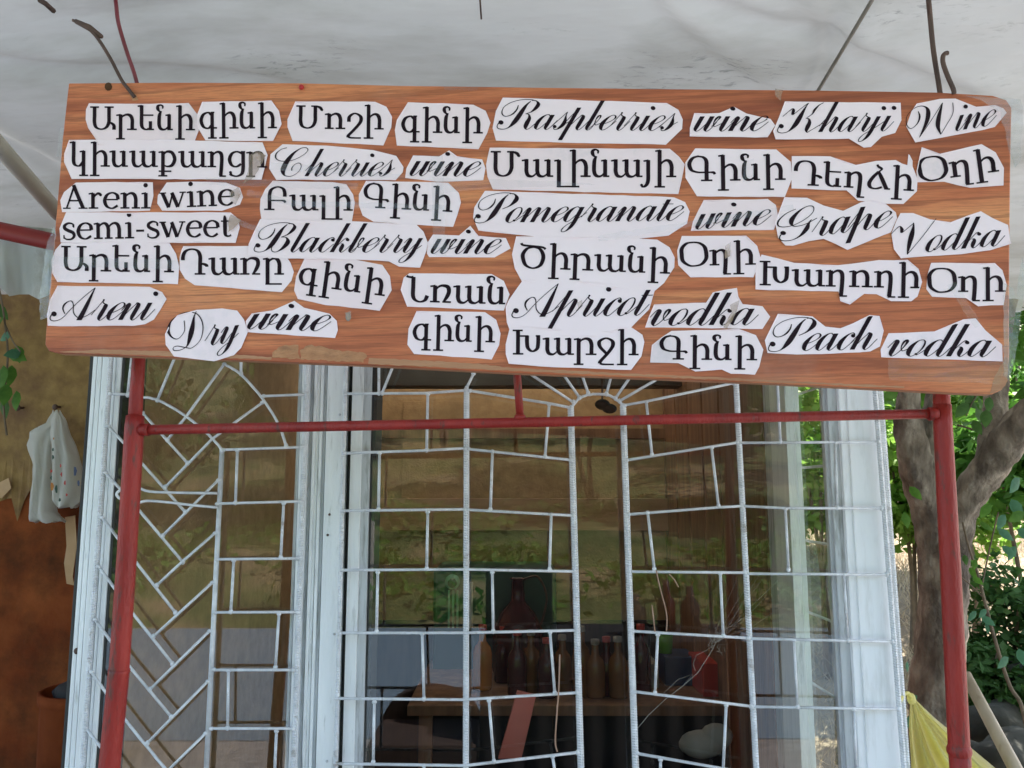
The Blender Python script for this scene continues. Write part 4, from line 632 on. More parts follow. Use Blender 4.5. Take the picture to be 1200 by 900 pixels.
# right side wall: window next to the corner, brown planks behind it
SX=KR-.012
def sy(x): return SX*FPX/(x-600)      # depth where the side wall crosses this photo column
ya,yb=1.56,sy(921)
for (y0,y1,mm) in ((1.4475,1.475,'alu2'),(sy(932),sy(913),'alu')):
    q=MB(); q.box(SX-.02,KR,min(y0,y1),max(y0,y1),.0,KT,.001); q.obj('side_stile',M[mm],kiosk)
obj('side_pane',[(SX,1.475,.9),(SX,sy(930),.9),(SX,sy(930),KT),(SX,1.475,KT)],[(0,1,2,3)],M['sideglass'],kiosk)
q=MB(); q.box(SX-.01,KR,1.475,sy(932),0,.9); q.obj('side_sill_wall',M['alu2'],kiosk)
y=sy(912.5); i=0
while y<3.38:
    y1=min(3.4,y+.11); q=MB(); q.box(SX-.004*(i%2),KR,y+.002,y1-.002,0,KT,.001); q.obj('plank',M['plank'] if i else M['alu2'],kiosk); y=y1; i+=1
# back wall trim, beam, door seam
def bx(name,x0,x1,y0,y1,Yf,d,m,parent=kiosk,b=.002):
    a=at(x0,y1,Yf); c=at(x1,y0,Yf); q=MB(); q.box(a.x,c.x,Yf,Yf+d,a.z,c.z,b); return q.obj(name,m,parent)
bx('trim_board',430,880,584,622,3.36,.03,M['band']); bx('ceiling_beam',425,800,428,452,3.0,.1,M['rubber']); bx('wall_rail',430,880,502,514,3.375,.02,M['plank'])
bx('trim_board',470,545,470,590,3.385,.01,M['wallpaper'])
bx('door_leaf',835,898,520,1100,3.33,.04,M['plank']); bx('door_gap',848,850,600,1100,3.325,.004,M['rubber'])
# crack in the big pane and dry stalks stuck in it
YG=1.4365
cr=MB()
def thin(pts,r,m=4): cr.tube([at(x,y,YG) for x,y in pts],r,m,cap=False)
thin([(745,856),(760,838),(779,820),(800,804),(818,788),(832,766),(838,755)],.00045); thin([(838,755),(828,762),(816,768),(812,778),(815,786)],.0003); thin([(800,804),(812,790),(795,796),(778,812)],.00022)
for k in range(15):
    a=R(18+52*rnd.random()); L=rnd.uniform(25,105); x,y=838+rnd.uniform(-6,4),752+rnd.uniform(-6,4); c1=rnd.uniform(-8,8)
    thin([(x,y),(x+math.cos(a)*L*.5,y-math.sin(a)*L*.5+c1),(x+math.cos(a)*L,y-math.sin(a)*L)],rnd.uniform(.0001,.0002),3)
for k in range(22):
    x,y=838+rnd.gauss(0,7),752+rnd.gauss(0,5); a=rnd.random()*6.28; L=rnd.uniform(4,12); thin([(x,y),(x+math.cos(a)*L,y+math.sin(a)*L)],.00025,3)
cr.obj('glass_crack',M['crack'],kiosk)
# screws on mullion
for x,y in ((398,486),(391.5,743),(384,627),(386,603),(383,892),(90,763)):
    q=MB(); c=at(x,y,1.4055 if x>100 else 1.418); q.ball(c,.0022 if x>100 else .0055,(1,.6,1)); q.obj('screw',M['nail'] if x<100 or y in (627,603) else M['alu2'],kiosk,True)

# ================================================================ WINDOW GRILLES
GY=1.398
def gp(x,y,d=0): return at(x,y,GY+d)
def grille(thing_o,ups,bars):
    for (a,b2,r,rib) in ups:
        q=MB(); A=gp(*a);B_=gp(*b2)
        if rib: q.tube([A,B_],r,8,rib=.22)
        else: q.tube([A,B_],r,8)
        q.obj('upright_bar',M['silver'],thing_o,not rib)
    for bar in bars:
        pts=bar; q=MB(); P=[gp(x,y,-.003) for x,y in pts]
        if len(P)>3: P=spline(P,5)
        j=[p+Vector((0,0,rnd.uniform(-.0006,.0006))) for p in P]
        q.tube(j,.0025,7); q.ball(P[0],.0044,(1,.8,.8),7,5); q.ball(P[-1],.0044,(.9,.8,1.1),7,5)
        q.obj('cross_bar',M['silver'],thing_o,True)
gl=thing('window_grille',gp(240,900),'silver welded grille with diagonal sunray bars over the narrow left window','grille')
grille(gl,[((132.5,380),(94.3,930),.0042,1),((260.3,527),(240.3,930),.0044,0),((361.5,380),(342.7,930),.0042,1)],[
 [(129.7,461.4),(150.6,462)],[(156,405),(149.7,462.8)],[(211,404),(184.4,468.9)],[(149.7,462.8),(168.6,465.6),(186.7,469.7),(220,489),(249,514),(260.3,528)],
 [(263,426.7),(218.6,487.8),(196.4,515.6)],[(263,426.7),(282.5,439),(307.5,467),(325.6,496),(335.3,522.5)],[(282.5,405),(282.5,438)],[(309,464),(359,462)],
 [(307.5,471.7),(249,514),(193.6,571)],[(167,483.6),(220,542.8)],[(261.7,527.2),(353.3,523.9)],[(278.3,528),(276,589)],[(254.7,590.6),(352,587.8)],[(332.5,590),(329,653)],[(254.7,655.8),(349,654)],
 [(127,499.4),(147.8,521.7),(217.2,600)],[(256,562.8),(190.8,628)],[(124,553.9),(161.7,596),(214.4,658.6)],[(252,625),(213,658.6),(183.9,686)],
 [(120,606.7),(158,657),(205.6,718)],[(249,682.8),(179.7,745.8)],[(115.8,663.9),(153.3,716),(202,777.8)],[(245.6,739.4),(175.6,808)],[(111.7,726),(148.6,777),(200.6,840)],[(243.6,798.6),(172.8,870.8)],
 [(107.5,787.5),(143.6,839.4),(192,898.6),(205,915)],[(240.8,859.7),(192,908)],[(100.6,852.8),(135,898),(150,918)],[(274,657),(270.6,716.7)],[(252,718),(349,717.5)],[(327,719.4),(322.8,782)],[(250.6,784.7),(343.6,785.3)],
 [(267.8,786),(266.7,852.8)],[(247.8,854),(343.6,854)],[(324,857),(321.4,915)]])
q=MB(); P=[gp(x,y,-.007) for x,y in [(254.7,578),(215,577.5),(175.6,576),(160,571),(142.8,574),(136.7,579),(142,585),(157,590),(172.8,587),(200,589),(225.6,592),(254.7,594.7)]]; q.tube(spline(P,5),.0024,7); q.obj('bent_tie_bar',M['silver'],gl,True)
gr=thing('window_grille',gp(700,900),'wide silver rebar grille with brick pattern bars over the large window','grille')
grille(gr,[((406.5,380),(392.6,930),.0036,1),((546.8,456),(545.9,930),.0047,1),((668.8,477),(681.6,930),.0052,1),((730,475),(745.9,930),.0052,1),((860,400),(887.8,930),.0047,1),((1021,400),(1061.4,930),.0042,1)],[
 [(554.7,438),(546.7,455)],[(405,461.5),(500,460.7),(545.3,457.5)],[(550.7,458),(644,472.7),(669,477.5)],[(444,410),(444,460.7)],[(470,405),(448,460.7)],[(501.3,462),(500,527.3)],[(404,530.8),(498.7,528),(545,525.5)],[(549,526),(669,538.8)],
 [(643.5,474),(638.7,534.5)],[(444.8,530.8),(443.5,596.7)],[(577,529),(574.7,596.7)],[(402.7,598.8),(545,597)],[(548,597),(672,603.9)],[(501.3,600),(500,666)],[(645.9,603),(644,666.8)],[(401.3,668),(545,667.5),(673.3,669.3)],
 [(442.7,670.7),(441.3,740)],[(576.8,670.7),(577.9,739.5)],[(398.7,742),(545,742),(676,738.7)],[(494.7,742.7),(496.8,818.7)],[(644.5,741),(650,812)],[(394.7,818.7),(542.7,820),(676,811.5)],[(438.7,822.7),(437.3,893)],[(573,821),(578.7,892)],
 [(393.3,894.7),(545,897),(677,882)],[(496.8,897),(497,915)],[(647.5,886.7),(652,915)],[(669.3,477.5),(680,466),(694.7,462),(710.7,462.5),(721.3,467.3),(730,475.3)],
 [(600,424),(672,471.3)],[(640,410),(679,466)],[(672,410),(689.3,460.7)],[(726,405),(710.7,461.5)],[(764,405),(721.3,466.8)],[(800,427),(726,470)],[(732,475),(757,470.5),(860,449)],[(757.3,471),(764,532.7)],[(734.7,539),(830.7,523.9),(864,518.5)],
 [(833.9,524.7),(841.9,593)],[(736.8,602.8),(841,595),(869,593)],[(759,600.7),(766.7,667)],[(737.3,670),(872.5,670.7)],[(844,672),(847.5,744.8)],[(741.3,739.5),(877.3,748)],[(770.7,744),(767.5,812)],[(744,811),(880,828)],[(851,826.7),(847,912)],
 [(746.7,882.7),(844,900),(890,908)],[(774,890.7),(774,912)],[(864,519),(1029,517.5)],[(909,405),(914.4,517.5)],[(978.5,518.8),(981,594.6)],[(869,593.4),(921.6,595.4),(1032.7,595.4)],[(920.3,596.5),(924,667.5)],[(873,672),(1039,673)],
 [(988.8,673.8),(993.6,750.5)],[(875.6,748),(1045.6,752.3)],[(930.5,750.5),(934.4,828)],[(880.7,828),(1053,831)],[(1000.8,832.4),(1003.4,912)]])
q=MB(); q.tube([at(1027.5,400,1.44),at(1065.5,930,1.44)],.0046,8,rib=.22); q.obj('corner_bar',M['silver'],gr)
for i in range(5):
    y=430+i*110; q=MB(); a=at(1031+(y-458)*.0735,y,1.44); q.tube([a,a+Vector((0,.45,0))],.003,7); q.obj('side_bar',M['silver'],gr,True)
wire('loose_wire',[gp(656,767,-.006),gp(654.7,809,-.008),gp(653,830,-.007),gp(650.7,868,-.006),gp(653,881,-.006)],.0013,M['copper'],'thin copper wire dangling from the grille bar right of the red plank')
wire('loose_wire',[gp(769,668,-.006),gp(773,687,-.008),gp(781,719,-.006),gp(781,740,-.006)],.0011,M['copper'],'longer curved copper wire on the grille left of the glass crack')
wire('loose_wire',[gp(764,709,-.006),gp(767.5,740,-.006)],.0011,M['copper'],'short straight copper wire on the grille left of the glass crack')
wire('loose_wire',[gp(784,673,-.006),gp(790,679,-.006),gp(795,688,-.006)],.0011,M['copper'],'tiny bent copper wire end hanging under the grille bar')

# ================================================================ THINGS INSIDE THE KIOSK
def solo(q,name,m,label,cat,loc,group=None,smooth=False): return tag(q.obj(name,m,None,smooth,loc=loc),label,cat,group)
ct=thing('counter_table',(.2,2.75,.02),'dark counter table along the back of the kiosk','table')
tz0=at(700,817,2.6).z
q=MB(); q.box(atx(480,2.5),atx(895,2.5),2.5,3.15,tz0-.03,tz0,.003); q.obj('table_top',M['plank'],ct)
for x in (500,880):
    for y in (2.55,3.1): q=MB(); X=atx(x,2.5); q.box(X-.02,X+.02,y-.02,y+.02,.02,tz0-.03); q.obj('leg',M['plank'],ct)
q=MB(); q.box(atx(490,2.52),atx(890,2.52),2.56,2.58,.25,tz0-.032); q.obj('front_panel',M['black'],ct)
BL=[(606,2.62,'wine','dark bottle left of the red plank top'),(622,2.66,'amber','amber bottle standing first in the counter row'),(640,2.6,'wine','dark bottle between two amber ones on the counter'),(658,2.68,'amber','amber bottle beside the third grille rebar'),(680,2.62,'amber','amber bottle showing in the narrow centre gap at left'),(696,2.6,'amber','amber bottle in the middle of the narrow centre gap'),(709,2.63,'wine','slim dark bottle in the narrow centre gap'),(722,2.6,'amber','amber bottle at the right of the narrow centre gap'),(749,2.66,'wine','dark bottle right of the fourth grille rebar'),(566,2.7,'orange','orange bottle at the left end of the counter'),(590,2.8,'wine','dark red bottle beside the orange bottle')]
for x,Yb,mm,lb in BL:
    X=atx(x,Yb); h=.19+.02*math.sin(x); b0=thing('bottle',(X,Yb,tz0),lb,'bottle','bottles standing on the kiosk counter')
    q=MB(); q.lathe((X,Yb,tz0),[(.0,.001),(.028,.001),(.031,.008),(.031,h*.55),(.026,h*.66),(.012,h*.76),(.011,h*.93)],12); q.obj('bottle_body',M[mm],b0,True)
    q=MB(); q.lathe((X,Yb,tz0+h*.93),[(.0135,0),(.0135,.016),(.0,.017)],10); q.obj('cap',M['redp'] if mm!='amber' else M['cream'],b0,True)
# fridge with glass door and emblem
fx0,fx1=at(508,668,3.0).x,at(652,668,3.0).x; fz=at(508,668,3.0).z
fr=thing('drinks_fridge',((fx0+fx1)/2,3.1,.02),'dark green drinks fridge with a mint round emblem','fridge')
q=MB(); q.box(fx0,fx1,3.0,3.38,.02,fz,.01); q.obj('cabinet',M['green'],fr)
c=at(530,682,2.99); q=MB(); q.tube([c,c+Vector((0,.012,0))],.027,20); q.obj('emblem',M['mint'],fr,True)
q=MB(); q.tube([c+Vector((0,-.002,-.004)),c+Vector((0,.008,-.004))],.017,16); q.obj('emblem_centre',M['green'],fr,True)
for x,ww in ((526,1.3),(531,1.3),(536,1.3),(551,3.2)):
    a=at(x-ww,736,2.99); b2=at(x+ww,692 if ww<2 else 682,2.99); q=MB(); q.box(a.x,b2.x,2.99,3.002,a.z,b2.z); q.obj('light_strip',M['mint'] if ww<2 else M['alu2'],fr)
jx=atx(607,2.75); jg=thing('glass_jug',(jx,2.85,tz0),'tall dark red wine demijohn with wire handle on the counter','jug')
q=MB(); q.lathe((jx,2.85,tz0),[(.0,.001),(.075,.001),(.088,.03),(.088,.16),(.06,.22),(.025,.26),(.022,.33),(.03,.335)],18); q.obj('jug_body',M['wine'],jg,True)
q=MB(); q.tube(spline([(jx+.08,2.85,tz0+.18),(jx+.1,2.85,tz0+.27),(jx+.07,2.85,tz0+.34),(jx+.02,2.85,tz0+.33)],6),.004,6); q.obj('handle',M['wire'],jg,True)
P=[at(584,889,1.95),at(611,889,1.95),at(628,816,1.95),at(606,811,1.95)]; Vv=P+[p+Vector((0,.02,0)) for p in P]
tag(obj('painted_plank',Vv,[(0,1,2,3),(7,6,5,4),(0,4,5,1),(1,5,6,2),(2,6,7,3),(3,7,4,0)],M['salmon'],loc=P[0]),'red painted short plank leaning behind the window','plank')
q=MB(); c=at(822,872,2.2); q.ball(c,.05,(1.2,.7,.7),14,9); q.ball(c+Vector((.04,0,.02)),.04,(1.1,.7,.8),12,8); solo(q,'cloth_bundle',M['cream'],'cream cloth bundle low behind the right part of the window','bundle',c,smooth=True)
def box_t(name,x0,x1,y0,y1,Yf,d,m,label,cat):
    a=at(x0,y1,Yf); c=at(x1,y0,Yf); q=MB(); q.box(a.x,c.x,Yf,Yf+d,a.z,c.z,.004); return solo(q,name,m,label,cat,Vector(((a.x+c.x)/2,Yf+d/2,a.z)))
box_t('red_crate',824,868,778,817,2.6,.2,M['redp'],'red crate on the counter behind the glass crack','crate')
box_t('white_box',745,772,778,817,2.72,.15,M['cream'],'small cream box on the counter next to the dark bottle','box')
box_t('navy_box',780,816,770,817,2.75,.15,M['navy'],'navy box on the counter left of the red crate','box')
q=MB(); a=at(781,762,2.8); q.lathe((a.x,2.82,at(781,770,2.75).z),[(0,.001),(.022,.001),(.028,.06),(.025,.062)],14); solo(q,'plastic_cup',M['limeg'],'bright green cup standing on the navy box','cup',Vector((a.x,2.82,a.z)),smooth=True)
lp=thing('ceiling_lamp',at(706,462,2.3),'dark drooping lamp hanging inside above the arch of the grille','lamp')
q=MB(); c=at(706,474,2.3); q.tube([c+Vector((0,0,.25)),c],.003,6); q.obj('cable',M['wire'],lp)
q=MB(); q.ball(c,.02,(1.1,1,.8),10,7); q.ball(c+Vector((.02,0,-.012)),.018,(1.2,1,.8),10,7); q.obj('lamp_shade',M['black'],lp,True)

# ================================================================ LEFT: WALL, BAG, POT, VINE
WY=2.4
wl=thing('plaster_wall',(-2,WY,0),'red brown plaster wall with torn ochre wallpaper left of the kiosk','wall')
q=MB(); q.box(-4.5,KL-.004,WY,WY+.18,0,at(50,352,WY).z); q.obj('plaster',M['redwall'],wl)
edge=[]
x=-300
while x<=140:
    edge.append((x,578+14*math.sin(x*.11)+9*math.sin(x*.31+1)+rnd.uniform(-4,4)+(14 if 15<x<60 else 0))); x+=7
V=[at(x,y,WY-.003) for x,y in edge]; V2=[at(x,345,WY-.004) for x,y in edge]; V3=[v+Vector((0,-.008*abs(math.sin(i)),0)) for i,v in enumerate(V)]
k=len(V); obj('wallpaper',V3+[(a*.8+b*.2) for a,b in zip(V,V2)]+V2,[(r*k+i,r*k+i+1,(r+1)*k+i+1,(r+1)*k+i) for r in range(2) for i in range(k-1)],M['ochre'],wl)
for pts in ([(76,606),(88,604),(90,640),(85,676),(87,686),(78,684),(75,660),(78,640)],[(0,565),(10,560),(13,572),(2,584),(-6,580)]):
    V=[at(x,y,WY-.02) for x,y in pts]; V+= [v+Vector((0,.003,0)) for v in V]; k=len(pts); obj('torn_strip',V,[tuple(range(k)),tuple(range(2*k-1,k-1,-1))]+[(i,k+i,k+(i+1)%k,(i+1)%k) for i in range(k)],M['torn'],wl)
for x,y in ((64.5,477),(21,478)):
    q=MB(); c=at(x,y,WY-.03); q.tube([c,c+Vector((0,.04,.004))],.004,7); q.ball(c,.009,(1,.6,1)); q.obj('nail',M['nail'],wl,True)
bg=thing('carrier_bag',at(66,482,WY-.05),'crumpled white carrier bag hanging from a nail in the ochre wall','bag')
def lobe(outl,Yc,dep,m,name,seed,nn=26):
    """outl: rows (y, xl, xr); pillow with folds, front and back"""
    V=[];F=[]; rows=[]
    for t in range(len(outl)-1):
        for s in range(4):
            a=outl[t];b2=outl[t+1];u=s/4; rows.append([a[j]+(b2[j]-a[j])*u for j in range(3)])
    rows.append(list(outl[-1])); H_=len(rows)
    for i,(y,xl,xr) in enumerate(rows):
        for kk in range(nn):
            a=2*math.pi*kk/nn; cx=(xl+xr)/2; hw=(xr-xl)/2
            fold=1+.22*math.sin(a*5+seed+i*.25)+.1*math.sin(a*9+seed*2+i*.5)
            p=at(cx+hw*math.cos(a)*(1+.05*math.sin(i*1.3+a*3)),y+2*math.sin(a*4+seed),Yc); p.y+=math.sin(a)*dep*fold*math.sin(math.pi*min(1,(i+1.5)/(H_*.75))/2+.02); V.append(p)
    for i in range(H_-1):
        for kk in range(nn): F.append((i*nn+kk,i*nn+(kk+1)%nn,(i+1)*nn+(kk+1)%nn,(i+1)*nn+kk))
    F.append(tuple((H_-1)*nn+kk for kk in range(nn)))
    return obj(name,V,F,m,bg,True)
lobe([(487,59,67),(497,54,68),(506,36,66),(520,33,64),(545,40,63),(570,39,64),(600,35,66),(609,36,76),(611,44,76)],WY-.07,.03,M['bag'],'bag_body',1)
lobe([(482,62,70),(492,60,76),(512,60,82),(535,62,92),(560,62,97),(585,62,97),(594,68,88)],WY-.11,.03,M['bag'],'bag_body',3)
for k,(x,y,mm,ww,hh) in enumerate([(62,527,'green',1.6,3),(62,536,'green',1.8,4),(60,552,'redp',2,3),(61,570,'orange',3.2,7),(66,573,'green',2.6,7),(72,556,'redp',1.7,4),(76,566,'redp',1.7,4),(71,546,'redp',1.3,3),(78,580,'redp',2,2.6),(88,552,'navy',3,8),(92,566,'navy',2.4,5),(60,560,'green',1.6,4),(63,514,'orange',1.2,2.4),(70,586,'green',2,3)]):
    pts=[(x+.7*ww*math.cos(a*1.05)*(1+.3*math.sin(a*3+k)),y+.75*hh*math.sin(a*1.05)+.5*math.cos(a*2+k)) for a in range(6)]; V=[at(px_,py_,WY-.155) for px_,py_ in pts]; obj('print_mark',V,[tuple(range(6))],M[mm],bg)
pt=thing('clay_bin',at(66,1000,2.15),'terracotta bin standing against the red brown wall','bin')
q=MB(); c=at(92,812,2.15); q.lathe((c.x,2.2,0),[(.085,.0),(.095,.02),(.11,c.z-.03),(.116,c.z-.028),(.118,c.z),(.108,c.z),(.1,c.z-.1)],24); q.obj('bin_body',M['terracotta'],pt,True)
q=MB(); q.ball((c.x+.01,2.17,c.z+.0),.07,(1.1,.9,.7),14,9); q.ball((c.x-.04,2.2,c.z-.01),.05,(1,1,.5),12,8); q.V=[v+Vector((0,0,.012*math.sin(v.x*60+v.y*40))) for v in q.V]; solo(q,'black_rag',M['black'],'black rag bundled on top of the terracotta bin','rag',(c.x,2.17,c.z),smooth=True)

# ================================================================ FOLIAGE
def leaf_mesh(name,m,L=.07,W=.035,lobes=False):
    ys_=[0,.18,.45,.75,1.0]; ws=[0.02,.75,1,.6,0.0]; V=[];F=[]
    for y_,w_ in zip(ys_,ws):
        z=-.12*L*math.sin(y_*2.2)
        V+=[(-w_*W/2,y_*L,z+.12*w_*W),(0,y_*L,z),(w_*W/2,y_*L,z+.12*w_*W)]
    for i in range(4): F+=[(i*3,i*3+1,i*3+4,i*3+3),(i*3+1,i*3+2,i*3+5,i*3+4)]
    me=bpy.data.meshes.new(name); me.from_pydata(V,[],F); me.materials.append(m); me.polygons.foreach_set('use_smooth',[True]*len(F)); return me
LM={k:leaf_mesh('leaf',M[k],1,.52) for k in ('leaf','leafteal','leafdark','leaflight')}
def put_leaf(parent,p,size,kind,tilt=None,tw=None):
    o=bpy.data.objects.new('leaf',LM[kind]); COL.objects.link(o); o.parent=parent; o.location=Vector(p)-wloc(parent); o.scale=(size,)*3
    o.rotation_euler=(-1.57+rnd.uniform(-.55,.55),rnd.uniform(-1.1,1.1) if tw is None else tw,rnd.uniform(-.6,.6)); return o
def cloud(name,clumps,n,size,m,parent=None,seed=1,flat=.5):
    """many small folded leaves; clumps: (x,y,z,rx,ry,rz)"""
    g=np.random.default_rng(seed); cl=np.array(clumps,float); vol=np.cbrt(cl[:,3]*cl[:,4]*cl[:,5])**2; idx=g.choice(len(cl),n,p=vol/vol.sum())
    d=g.normal(size=(n,3)); d/=np.linalg.norm(d,axis=1)[:,None]; r=g.random(n)**.45; c=cl[idx,:3]+d*r[:,None]*cl[idx,3:6]*(1+.15*g.normal(size=(n,1)))
    nrm=d*.5+g.normal(size=(n,3))*.55+np.array([0,0,flat]); nrm/=np.linalg.norm(nrm,axis=1)[:,None]
    t=g.normal(size=(n,3)); t-=nrm*(t*nrm).sum(1)[:,None]; t/=np.linalg.norm(t,axis=1)[:,None]; b=np.cross(nrm,t)
    s=size*(.6+.8*g.random((n,1)))
    A=c-t*s*.5; Bq=c+b*s*.27+nrm*s*.06; Cq=c+t*s*.5-nrm*s*.05; Dq=c-b*s*.27+nrm*s*.06
    V=np.stack([A,Bq,Cq,Dq],1).reshape(-1,3); base=np.array(wloc(parent)) if parent else np.zeros(3); loc=base if parent else cl[:,:3].mean(0)
    V=V-loc
    me=bpy.data.meshes.new(name); me.vertices.add(len(V)); me.vertices.foreach_set('co',V.ravel()); F=np.arange(4*n).reshape(-1,4)
    F=np.concatenate([F[:,[0,1,2]],F[:,[0,2,3]]]); me.loops.add(F.size); me.loops.foreach_set('vertex_index',F.ravel()); me.polygons.add(len(F)); me.polygons.foreach_set('loop_start',np.arange(len(F))*3); me.polygons.foreach_set('loop_total',np.full(len(F),3)); me.update(calc_edges=True); me.validate()
    me.materials.append(m); o=bpy.data.objects.new(name,me); COL.objects.link(o)
    if parent: o.parent=parent
    else: o.location=loc
    return o
def clumps(c,R_,k,r,seed,zs=.8):
    g=random.Random(seed); out=[]
    for i in range(k):
        a=g.random()*6.28; u=g.uniform(-1,1); rr=g.random()**.5
        out.append((c[0]+R_[0]*rr*math.cos(a)*math.sqrt(1-u*u),c[1]+R_[1]*rr*math.sin(a)*math.sqrt(1-u*u),c[2]+R_[2]*rr*u,r*g.uniform(.6,1.3),r*g.uniform(.6,1.3),r*zs*g.uniform(.5,1.2)))
    return out
# --- the forked tree right of the kiosk
TD=2.55
def limb(q,pts,n=26):
    """pts: (x,y,depth,width_px)"""
    P=spline([tuple(at(x,y,d))+(wd_*d/FPX/2,) for x,y,d,wd_ in pts],7) if False else None
    C4=crom([tuple(at(x,y,d))+(wd_*d/FPX/2,) for x,y,d,wd_ in pts],8)
    V=[];F=[]; m=len(C4)
    for i,c in enumerate(C4):
        p=Vector(c[:3]); a=Vector(C4[max(0,i-1)][:3]); b2=Vector(C4[min(m-1,i+1)][:3]); t=(b2-a).normalized(); u=t.cross(Vector((0,1,0))).normalized(); v=t.cross(u)
        for k in range(n):
            an=2*math.pi*k/n; rr=.93*c[3]*(1+.07*math.sin(an*3+i*.35)+.05*math.sin(an*5-i*.6)+.04*math.sin(i*1.7+an)); V.append(p+(u*math.cos(an)+v*math.sin(an))*(rr*(1+.05*math.sin(an*7+i*1.1)*math.cos(i*.9+an*2))))
    for i in range(m-1):
        for k in range(n): F.append((i*n+k,i*n+(k+1)%n,(i+1)*n+(k+1)%n,(i+1)*n+k))
    F.append(tuple(range(n-1,-1,-1))); F.append(tuple((m-1)*n+k for k in range(n))); q.add(V,F)
tree=thing('forked_tree',Vector((at(1096,880,TD).x,TD,0)),'forked grey brown tree behind the right post of the red stand','tree')
q=MB(); limb(q,[(1088,1200,TD,78),(1090,1000,TD,72),(1095,900,TD,64),(1098,820,TD,58),(1102,740,TD,54),(1105,670,TD,53),(1105,640,TD,52),(1103,618,TD,38)]); limb(q,[(1100,660,TD,40),(1088,605,TD-.02,36),(1073,550,TD-.04,38),(1067,505,TD-.05,36),(1064,468,TD-.05,26),(1074,420,TD-.05,22),(1082,370,TD,20),(1075,250,TD+.2,16),(1060,120,TD+.5,12)])
limb(q,[(1110,665,TD,46),(1122,606,TD-.03,42),(1145,566,TD-.08,40),(1172,532,TD-.14,42),(1200,497,TD-.2,46),(1240,455,TD-.3,40),(1300,380,TD-.4,30),(1350,250,TD-.3,20)])
limb(q,[(1158,545,TD-.1,34),(1166,500,TD-.08,30),(1167,462,TD-.05,27),(1172,400,TD,24),(1190,300,TD+.1,20),(1200,150,TD+.3,12)])
limb(q,[(1082,560,TD-.02,34),(1092,505,TD-.03,30),(1098,465,TD-.02,26),(1110,400,TD,20),(1130,300,TD+.2,14)])
q.obj('trunk',M['bark'],tree,True)
cloud('crown',clumps((at(1120,330,3.4)),(1.5,1.0,.35),22,.38,5)+clumps(at(1160,420,3.1),(1.0,.6,.2),8,.25,9),8000,.075,M['leaf'],tree,3)
# --- bushes and trees beyond it (each a thing)
def bush(label,c,R_,k,r,n,size,m,seed,zg=None,name='bush',cat='bush',group=None,stems=3):
    zg=terr(c[0],c[1]) if zg is None else zg
    t=thing(name,(c[0],c[1],zg),label,cat,group); cloud('foliage',clumps(c,R_,k,r,seed),n,size,M[m],t,seed)
    q=MB(); g=random.Random(seed)
    for s in range(stems):
        q.tube(spline([(c[0]+g.uniform(-.05,.05),c[1],zg-.05),(c[0]+g.uniform(-.2,.2)*R_[0],c[1]+g.uniform(-.1,.1),zg+(c[2]-zg)*.5),(c[0]+g.uniform(-.6,.6)*R_[0],c[1]+g.uniform(-.3,.3)*R_[1],c[2]+R_[2]*.5)],5),[.02*R_[0]+.012-.0012*i for i in range(11)],6)
    q.obj('stem',M['twig'],t); return t
p=at(1062,520,4.6); bush('bright green bush just right of the grille corner behind the trunk',(p.x,4.6,p.z),(.26,.4,.5),12,.24,4200,.07,'leaflight',21)
p=at(968,545,4.3); bush('light green bush seen through the kiosk\'s side window',(p.x,4.3,p.z),(.3,.35,.5),12,.2,2600,.07,'leaflight',31)
p=at(1005,470,5.6); bush('mid green bush further back in line with the kiosk corner',(p.x,5.6,p.z),(.6,.4,.5),12,.28,2600,.08,'leaf',32)
p=at(1065,500,5.5); bush('tall mid green bush behind the left fork of the tree',(p.x+.1,5.6,p.z),(.7,.6,.6),16,.32,4200,.085,'leaf',22)
p=at(1135,540,4.4); bush('light green bush seen through the fork of the tree',(p.x,4.5,p.z),(.35,.35,.5),12,.22,3000,.07,'leaflight',23)
p=at(1192,565,3.9); bush('blue green shrub right of the fork at the photo edge',(p.x+.08,3.9,p.z),(.33,.35,.26),12,.18,2400,.075,'leaf',24)
p=at(1200,752,3.6); bush('dark green bush low at the right edge beyond the red post',(p.x+.05,3.6,p.z),(.3,.35,.28),16,.2,4800,.05,'leafdark',25)
p=at(1150,790,3.5); bush('small dark undergrowth bush between post and pale pole',(p.x,3.5,p.z),(.22,.3,.2),10,.15,3500,.045,'leafdark',26)
for i,(x,y,z,rx,ry,rz,mm) in enumerate([(3.6,8.6,4.2,1.2,1,1.1,'leaf'),(6.2,9.5,4.8,1.6,1.2,1.6,'leafdark'),(1.2,9.5,5.6,1.5,1,1.5,'leaflight'),(8.5,10,5.5,2,1.5,2,'leaf'),(-2.8,8.5,3.0,1.3,1,2.0,'leaf'),(-5.2,9,3.2,1.8,1,2.2,'leafdark'),(-3.4,6.2,2.2,.8,.6,1.2,'leaflight')]):
    nm=['middle green tree on the slope behind the forked tree','dark green tree on the slope at the far right','pale green tree on the slope straight behind the kiosk','green tree at the outer right end of the slope','green tree behind the ochre wall at left','dark green tree at the outer left behind the wall','light green young tree close behind the ochre wall'][i]
    bush(nm,(x,y,z),(rx,ry,rz),18,.6,7000,.13,mm,40+i,name='slope_tree',cat='tree')
